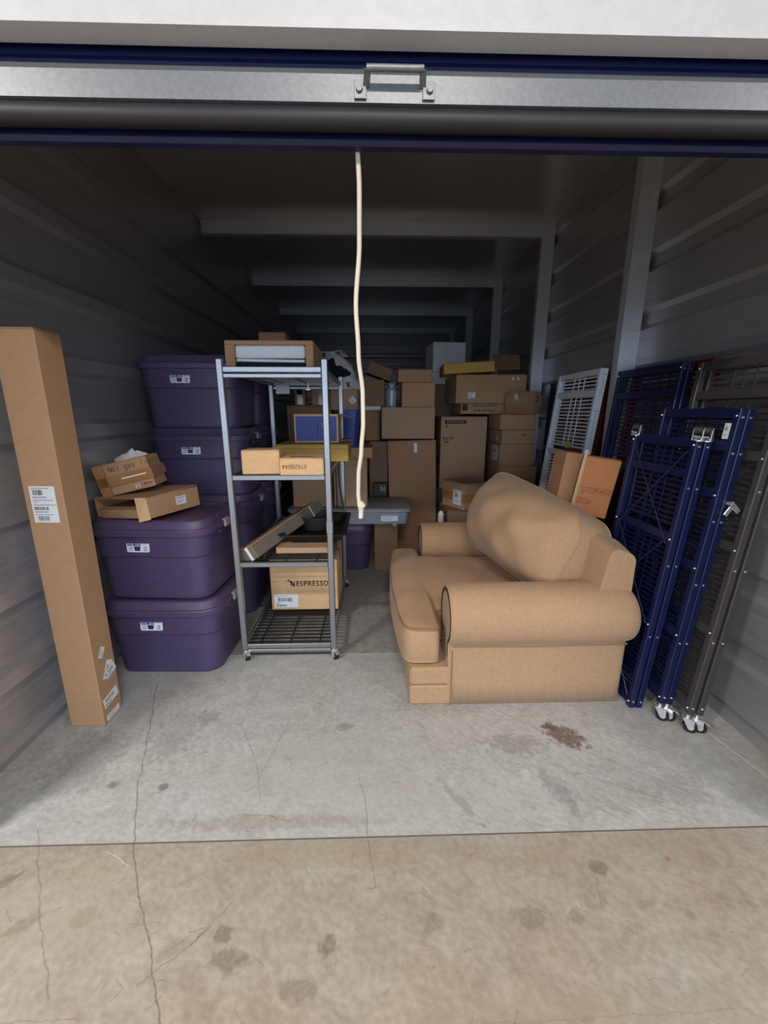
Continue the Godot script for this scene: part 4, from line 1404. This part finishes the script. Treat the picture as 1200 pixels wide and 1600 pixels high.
	handwriting(e, "sae", Vector3(0.04, 0.11, 0.1312), 0.022, M.white, Vector3(0, 0, 12), 4)
	handwriting(e, "te", Vector3(-0.12, 0.08, 0.1312), 0.022, M.blue_plastic, Vector3(0, 0, -25), 5)
	box("printed_line", Vector3(0.005, 0.11, 0.0006), Vector3(0.01, 0.09, 0.1312), M.ink_red, e)
	box("end_flap", Vector3(0.09, 0.004, 0.24), Vector3(0.205, 0.178, 0), M.card_grey, e, 0.001, Vector3(0, 0, -12))
	box("end_flap", Vector3(0.09, 0.004, 0.24), Vector3(0.208, 0.012, 0), M.card_grey, e, 0.001, Vector3(0, 0, 4))
	# top shelf: open carton with white foam
	var y5 := 1.622
	var o := thing("open_carton", "open-fronted brown carton packed with white foam on the rack's top shelf", "box", Vector3(-0.535, y5, -2.45))
	s = st()
	var th := 0.012
	bbox(s, Vector3(0.455, 0.022, 0.42), at(Vector3(0, 0.128, 0)), 0.004)
	bbox(s, Vector3(0.05, 0.12, 0.42), at(Vector3(-0.203, 0.06, 0)), 0.004)
	bbox(s, Vector3(0.042, 0.12, 0.42), at(Vector3(0.207, 0.06, 0)), 0.004)
	bbox(s, Vector3(0.45, 0.12, th), at(Vector3(0, 0.06, -0.204)), 0.002)
	bbox(s, Vector3(0.45, 0.008, 0.42), at(Vector3(0, 0.004, 0)), 0.002)
	done(s, "body", M.card, o)
	box("foam_block", Vector3(0.362, 0.062, 0.38), Vector3(0.002, 0.085, 0.01), M.foam, o, 0.008)
	box("foam_block", Vector3(0.355, 0.014, 0.37), Vector3(0.002, 0.042, 0.01), M.foam, o, 0.004, Vector3(0, 0, -0.8))
	box("dark_wrap", Vector3(0.355, 0.026, 0.37), Vector3(0.002, 0.021, 0.012), M.navy_cloth, o, 0.006)
	carton("top_carton", "small brown box standing behind the foam-packed carton on the top shelf", Vector3(0.17, 0.27, 0.12), Vector3(-0.635, y5, -2.82), M.card_red, 0.0, 0.0, "", 0)

func build_bag() -> void:
	var t := thing("plastic_bag", "white plastic shopping bag with navy print hanging over the rack's rear corner", "bag", Vector3(-0.285, 1.592, -3.66))
	t.scale = Vector3.ONE * 1.1
	var nz := FastNoiseLite.new()
	nz.seed = 33
	nz.frequency = 5.0
	var s := st()
	var rings := []
	for i in 17:
		var v := i / 16.0
		var ring := []
		for k in 30:
			var a := TAU * k / 30.0
			var rx: float = lerp(0.15, 0.10, v) * (1.0 - 0.8 * pow(v, 6))
			var rz: float = 0.10 * (1.0 - 0.75 * pow(v, 4))
			var q := 1.0 + 0.28 * nz.get_noise_3d(cos(a) * 0.35, v * 0.8, sin(a) * 0.35)
			ring.append(Vector3(cos(a) * rx * q - 0.06 * v * v, v * 0.28, sin(a) * rz * q))
		rings.append(ring)
	loft_sign = rings_sign(rings)
	loft(s, rings, true, true, true)
	done(s, "bag", M.bag, t)
	s = st()
	for e in [[-0.115, 0.255, 38.0], [-0.005, 0.265, -25.0]]:
		var pts := []
		for k in 9:
			var u := k / 8.0
			pts.append(Vector3(e[0] + (u - 0.5) * 0.11, e[1] - 0.02 + 0.045 * sin(PI * u), 0.02 * sin(u * 7.0)))
		for k in 8: bar(s, pts[k], pts[k + 1], 0.06, 0.006, Vector3.UP, 0.001)
	done(s, "handle", M.bag, t)
	s = st()
	for e in [[-0.07, 0.15, 0.075, 0.055, 20.0], [-0.02, 0.12, 0.06, 0.05, -10.0], [0.055, 0.115, 0.035, 0.03, 0.0], [-0.05, 0.19, 0.03, 0.03, 30.0]]:
		var pz := 0.118
		for k in 18:
			var a0 := TAU * k / 18.0
			var a1 := TAU * (k + 1) / 18.0
			var w0: float = 1.0 + 0.2 * sin(a0 * 3.0 + e[0] * 40.0)
			var w1: float = 1.0 + 0.2 * sin(a1 * 3.0 + e[0] * 40.0)
			tri(s, Vector3(e[0], e[1], pz), Vector3(e[0] + cos(a0) * e[2] * w0, e[1] + sin(a0) * e[3] * w0, pz - 0.012), Vector3(e[0] + cos(a1) * e[2] * w1, e[1] + sin(a1) * e[3] * w1, pz - 0.012), Vector3.BACK)
	done(s, "navy_print", M.navy_cloth, t)
	text(t, "R", Vector3(0.075, 0.03, 0.125), 0.035, M.navy_cloth, Vector3(0, 0, 15), true)

# ------------------------------------------------------------------ the back of the unit
func build_back() -> void:
	# clear underbed bin across, on a tote and a carton
	var q := thing("clear_bin", "long low clear plastic bin with grey lid and white label, behind the rack", "bin", Vector3(-0.21, 0.455, -3.60))
	var s := st()
	var rr := [rring(0.96, 0.42, 0.04, 0.0), rring(1.0, 0.45, 0.045, 0.01), rring(1.03, 0.48, 0.045, 0.135), rring(1.022, 0.472, 0.043, 0.135), rring(0.992, 0.442, 0.043, 0.013), rring(0.95, 0.41, 0.04, 0.008)]
	loft_sign = rings_sign(rr)
	loft(s, rr, true, true)
	done(s, "tub", M.clear, q)
	s = st()
	rr = [rring(1.045, 0.495, 0.05, 0.118), rring(1.06, 0.51, 0.05, 0.122), rring(1.06, 0.51, 0.05, 0.142), rring(1.03, 0.48, 0.045, 0.150), rring(0.97, 0.42, 0.04, 0.148)]
	loft(s, rr, false, true)
	done(s, "lid", M.lid_clear, q)
	sticker("paper_label", 0.145, 0.05, 0.002, M.label_c, q, Vector3(0.345, 0.062, 0.2385))
	s = st()
	tube(s, Vector3(0.39, 0.012, 0.215), Vector3(0.39, 0.012, 0.245), 0.02, 0.02, 14)
	done(s, "wheel", M.lid_clear, q)
	for e in [[-0.33, 0.10], [-0.10, 0.09]]:
		var f := thing("folded_cloth", "turquoise cloth packed inside the clear bin, " + ("left end" if e[0] < -0.2 else "near the rack's right post"), "cloth", Vector3(-0.21 + e[0], 0.466, -3.52))
		s = st()
		for k in 3: bbox(s, Vector3(0.17 - 0.02 * k, 0.03, 0.2), at(Vector3(0.004 * k, 0.016 + 0.031 * k, 0)), 0.012)
		done(s, "cloth", M.teal, f)
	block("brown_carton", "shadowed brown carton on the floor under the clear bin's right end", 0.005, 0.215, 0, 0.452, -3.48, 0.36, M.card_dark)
	# on the bin
	var p := block("brown_carton", "plain brown carton on the clear bin, seen below the rack's third shelf", -0.69, -0.355, 0.608, 1.04, -3.42, 0.36, M.card, 1)
	p = block("brown_carton", "scuffed brown carton on the clear bin just right of the rack's rear post", -0.34, -0.055, 0.608, 1.03, -3.42, 0.36, M.card_grey, 0)
	front_seam(p, 0.28, 0.36, 0.36)
	block("shallow_carton", "shallow brown carton lying on the scuffed carton behind the cord", -0.43, -0.008, 1.034, 1.122, -3.36, 0.4, M.card, 0)
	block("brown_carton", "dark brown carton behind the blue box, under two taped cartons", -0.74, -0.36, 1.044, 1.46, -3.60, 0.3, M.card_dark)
	block("taped_carton", "narrow brown carton with clear tape on its edge, under the rack's top shelf", -0.672, -0.582, 1.462, 1.612, -3.62, 0.12, M.card_red, 3)
	block("taped_carton", "brown carton with shiny tape right of the narrow one under the top shelf", -0.525, -0.36, 1.462, 1.632, -3.62, 0.14, M.card_grey, 3)
	# blue bin
	var b := thing("blue_bin", "blue plastic bin with a thick rim, right of the rack's rear post", "bin", Vector3(-0.205, 1.124, -3.50))
	s = st()
	var bb := []
	for e in [[0.105, 0.0], [0.125, 0.225], [0.137, 0.228], [0.142, 0.296], [0.134, 0.296], [0.118, 0.21], [0.098, 0.008]]:
		bb.append(rring(e[0] * 1.35, e[0] * 2.0, 0.045, e[1]))
	loft_sign = rings_sign(bb)
	loft(s, bb, true, true)
	done(s, "tub", M.blue_plastic, b)
	var rb := block("brown_carton", "brown carton with a white diamond sticker above the blue bin", -0.355, -0.130, 1.421, 1.590, -3.52, 0.3, M.card_grey)
	sticker("paper_label", 0.05, 0.05, 0.001, M.label_c, rb, Vector3(0.07, 0.08, 0.1506), Vector3(0, 0, 40))
	# black cable hanging at the rack's rear
	var cb := thing("black_cable", "black cable hanging down beside the rack's rear right post", "cable", Vector3(-0.268, 0.66, -3.085))
	s = st()
	cable(s, [Vector3(-0.03, 0.47, 0.0), Vector3(-0.01, 0.49, 0.01), Vector3(0.0, 0.40, 0.012), Vector3(0.005, 0.2, 0.014), Vector3(0.03, 0.05, 0.012), Vector3(0.035, 0.0, 0.01)], 0.005, 8)
	cable(s, [Vector3(-0.02, 0.48, 0.0), Vector3(-0.02, 0.3, 0.0), Vector3(-0.015, 0.02, 0.012)], 0.005, 8)
	done(s, "cord", M.black, cb)
	# middle: tall tilted carton with one on top
	var h := carton("wardrobe_carton", "tall brown carton with a taped seam, tilted, rising behind the chair's far arm", Vector3(0.46, 1.13, 0.45), Vector3(0.40, 0.014, -4.10), M.card_red, 0.0, 1.8, "", 0)
	box("tape_scrap", Vector3(0.03, 0.09, 0.0008), Vector3(0.035, 1.06, 0.2258), M.white, h)
	block("wide_carton", "wide plain brown carton lying flat on the tall tilted carton", 0.08, 0.577, 1.160, 1.45, -3.87, 0.42, M.card_grey, 0)
	block("cube_carton", "cube-shaped brown carton standing on the wide plain carton", 0.268, 0.574, 1.452, 1.672, -3.89, 0.3, M.card, 0)
	block("lidded_carton", "low brown carton capping the cube-shaped one in the middle stack", 0.232, 0.542, 1.674, 1.786, -3.89, 0.3, M.card, 0)
	# jar left of it
	var j := thing("glass_jar", "cloudy glass jar beside the cube-shaped carton", "jar", Vector3(0.175, 1.452, -3.98))
	s = st()
	pr_lathe(s, [[0.045, 0.0], [0.05, 0.01], [0.05, 0.15], [0.035, 0.18], [0.035, 0.195]], 20)
	done(s, "body", M.clear, j)
	s = st()
	pr_lathe(s, [[0.038, 0.195], [0.038, 0.215], [0.02, 0.217]], 20)
	done(s, "lid", M.lid_clear, j)
	# dark boxes to the left of the middle stack
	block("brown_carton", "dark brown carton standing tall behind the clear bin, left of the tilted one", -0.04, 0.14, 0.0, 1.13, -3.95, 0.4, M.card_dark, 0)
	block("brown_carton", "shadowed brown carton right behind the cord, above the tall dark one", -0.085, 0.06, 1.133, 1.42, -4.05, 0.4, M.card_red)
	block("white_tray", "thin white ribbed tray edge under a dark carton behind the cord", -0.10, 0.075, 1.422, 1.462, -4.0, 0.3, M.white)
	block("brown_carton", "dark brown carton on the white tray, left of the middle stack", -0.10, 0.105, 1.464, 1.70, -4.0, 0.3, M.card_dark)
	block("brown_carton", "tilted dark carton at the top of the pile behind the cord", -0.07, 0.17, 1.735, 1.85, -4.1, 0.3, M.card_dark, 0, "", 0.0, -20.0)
	var kb := block("black_carton", "black printed carton low behind the clear bin by the tilted carton", 0.0, 0.13, 0.61, 0.74, -3.86, 0.06, M.black)
	text(kb, "N", Vector3(0.025, 0.07, 0.031), 0.05, M.tape_clear, Vector3.ZERO, true)
	# right stacks
	var e := block("big_carton", "big square brown carton with dark stencilled print in the back row", 0.66, 1.11, 0.66, 1.362, -4.0, 0.5, M.card_grey, 0)
	front_seam(e, 0.45, 0.42, 0.5)
	box("printed_block", Vector3(0.21, 0.034, 0.0008), Vector3(-0.085, 0.652, 0.2505), M.ink_brown, e)
	text(e, "FRAGILE ITEM", Vector3(-0.085, 0.652, 0.2511), 0.018, M.card_grey, Vector3.ZERO, true)
	text(e, "00", Vector3(-0.17, 0.61, 0.2506), 0.022, M.ink_brown, Vector3.ZERO, true)
	text(e, "86C18", Vector3(-0.155, 0.495, 0.2506), 0.026, M.ink_brown, Vector3.ZERO, true)
	text(e, "000", Vector3(-0.172, 0.462, 0.2506), 0.022, M.ink_brown, Vector3.ZERO, true)
	block("grey_carton", "dark grey carton on the floor under the big square carton", 0.64, 1.12, 0.0, 0.657, -4.04, 0.5, M.card_drab, 0)
	var dd := block("donation_carton", "low brown carton with two printed lines, under the long carton", 0.848, 1.36, 1.388, 1.485, -4.02, 0.45, M.card, 0)
	text(dd, "Your donation of", Vector3(-0.02, 0.078, 0.2256), 0.022, M.ink_brown, Vector3.ZERO, true)
	text(dd, "food, clothing", Vector3(-0.03, 0.034, 0.2256), 0.022, M.ink_brown, Vector3.ZERO, true)
	box("printed_block", Vector3(0.05, 0.06, 0.0008), Vector3(-0.215, 0.06, 0.2256), M.ink_brown, dd)
	var cc := block("long_carton", "long brown carton with a small white label near the top of the right pile", 0.788, 1.459, 1.487, 1.749, -3.98, 0.62, M.card, 0)
	front_seam(cc, 0.655, 0.135, 0.62)
	sticker("paper_label", 0.07, 0.052, 0.002, M.label_c, cc, Vector3(-0.185, 0.075, 0.3106))
	sticker("paper_label", 0.022, 0.03, 0.001, M.label_c, cc, Vector3(0.20, 0.225, 0.3106))
	sticker("paper_label", 0.022, 0.03, 0.001, M.label_c, cc, Vector3(0.25, 0.225, 0.3106))
	box("packing_tape", Vector3(0.0008, 0.25, 0.05), Vector3(-0.3362, 0.128, 0.15), M.tape_clear, cc)
	var bt := carton("yellow_carton", "yellowish flat carton tilted on top of the long carton, its end flap open", Vector3(0.48, 0.095, 0.36), Vector3(0.92, 1.765, -4.18), M.card_yellow, -3.0, 3.0)
	box("end_flap", Vector3(0.26, 0.004, 0.20), Vector3(0.385, 0.095, 0.02), M.card_dark, bt, 0.001, Vector3(48, -12, -8))
	# stack of four smaller cartons
	var f := block("stacked_carton", "lowest visible carton of the right-hand stack, wide and plain", 1.20, 1.555, 0.662, 0.908, -3.80, 0.5, M.card, 0, "right-hand carton stack")
	f = block("stacked_carton", "carton with a white label on its side, second up in the right-hand stack", 1.19, 1.515, 0.910, 1.112, -3.80, 0.5, M.card, 0, "right-hand carton stack")
	sticker("paper_label", 0.19, 0.14, 0.002, M.label_b, f, Vector3(-0.1630, 0.11, 0.09), Vector3(0, -90, 0))
	f = block("stacked_carton", "thin carton with printed end, third up in the right-hand stack", 1.20, 1.51, 1.114, 1.242, -3.80, 0.5, M.card_grey, 0, "right-hand carton stack")
	text(f, "PMR", Vector3(0.05, 0.085, 0.2506), 0.018, M.ink_brown, Vector3.ZERO, true)
	text(f, "- -", Vector3(0.03, 0.045, 0.2506), 0.022, M.ink_brown, Vector3.ZERO, true)
	sticker("paper_label", 0.05, 0.05, 0.001, M.label_c, f, Vector3(-0.1556, 0.05, 0.10), Vector3(0, -90, 0))
	f = block("stacked_carton", "topmost square carton of the right-hand stack below the angled box", 1.176, 1.50, 1.244, 1.386, -3.80, 0.5, M.card, 0, "right-hand carton stack")
	sticker("paper_label", 0.05, 0.09, 0.001, M.label_c, f, Vector3(-0.1626, 0.08, -0.10), Vector3(0, -90, 0))
	block("brown_carton", "brown carton on the floor at the foot of the right-hand stack", 1.19, 1.54, 0.0, 0.66, -3.80, 0.5, M.card_dark, 0)
	var g := carton("taped_box", "brown taped box with a symbol, set at an angle atop the right-hand stack", Vector3(0.22, 0.20, 0.22), Vector3(1.385, 1.388, -3.84), M.card_red, 24.0, 0.0, "", 3)
	box("packing_tape", Vector3(0.222, 0.075, 0.222), Vector3(0, 0.115, 0), M.tape_clear, g)
	text(g, "C", Vector3(0.06, 0.13, 0.112), 0.05, M.ink_brown, Vector3(0, 0, 180), true)
	sticker("paper_label", 0.04, 0.05, 0.001, M.label_c, g, Vector3(-0.1116, 0.15, 0.03), Vector3(0, -90, 20))
	# foam coolers at the back
	carton("foam_cooler", "upper white foam cooler at the back, the highest thing in the pile", Vector3(0.36, 0.30, 0.34), Vector3(0.81, 1.835, -4.80), M.foam, 6.0)
	carton("foam_cooler", "lower white foam cooler peeking out under the upper one", Vector3(0.34, 0.13, 0.34), Vector3(0.80, 1.703, -4.80), M.foam, 2.0)
	block("brown_carton", "tall brown carton beneath the two white foam coolers at the back", 0.6, 1.0, 0.0, 1.70, -4.62, 0.4, M.card_dark)
	# parcel beside the chair
	var o := carton("labelled_parcel", "brown parcel with a white label behind the chair's back cushion", Vector3(0.26, 0.225, 0.30), Vector3(0.80, 0.60, -3.47), M.card, 27.0, 0.0, "", 0)
	box("packing_tape", Vector3(0.262, 0.07, 0.302), Vector3(0, 0.10, 0), M.tape, o)
	sticker("shipping_label", 0.11, 0.125, 0.002, M.label_b, o, Vector3(-0.1318, 0.10, 0.06), Vector3(0, -90, 0))
	block("brown_carton", "brown carton under the labelled parcel behind the chair", 0.62, 1.05, 0.0, 0.597, -3.28, 0.42, M.card_dark, 0)
	# bottle
	block("brown_carton", "small dark carton carrying the white bottle behind the far arm", 0.50, 0.60, 0.0, 0.48, -3.24, 0.14, M.card_dark)
	var bo := thing("white_bottle", "small white bottle with a red cap behind the chair's far arm", "bottle", Vector3(0.565, 0.482, -3.29))
	s = st()
	pr_lathe(s, [[0.022, 0.0], [0.025, 0.004], [0.025, 0.09], [0.012, 0.115], [0.012, 0.125]], 18)
	done(s, "body", M.white, bo)
	s = st()
	pr_lathe(s, [[0.014, 0.122], [0.014, 0.15], [0.008, 0.152]], 14)
	done(s, "cap", M.rack_red, bo)
	# carton resting on the chair's back against the racks
	var sb := carton("handwritten_carton", "orange-brown carton with handwriting standing on the chair's back against the racks", Vector3(0.19, 0.33, 0.09), Vector3(1.235, 0.83, -2.25), M.card_orange, -25.0, -8.0, "", 0)
	handwriting(sb, "STORAGE", Vector3(-0.062, 0.125, 0.0456), 0.030, M.ink_brown, Vector3(0, 0, 4), 7)
	handwriting(sb, "BOX", Vector3(-0.068, 0.065, 0.0456), 0.030, M.ink_brown, Vector3(0, 0, -3), 8)
	box("packing_tape", Vector3(0.016, 0.362, 0.0008), Vector3(-0.087, 0.18, 0.0456), M.tape_clear, sb)
	carton("brown_carton", "darker brown carton leaning left of the handwritten one, before the white rack", Vector3(0.12, 0.34, 0.20), Vector3(1.165, 0.83, -2.46), M.card_red, -4.0, -7.0, "", 0)

func pr_lathe(s: SurfaceTool, prof: Array, n: int) -> void:
	var rings := []
	for e in prof:
		var ring := []
		for k in n: ring.append(Vector3(sin(TAU * k / n) * e[0], e[1], cos(TAU * k / n) * e[0]))
		rings.append(ring)
	loft_sign = rings_sign(rings)
	loft(s, rings, true, true)

func _ready() -> void:
	rng.seed = 20
	make_materials()
	setup()
	build_room()
	build_door()
	build_totes()
	build_sofa()
	build_shelf()
	build_folded_racks()
	build_left()
	build_shelf_load()
	build_bag()
	build_back()
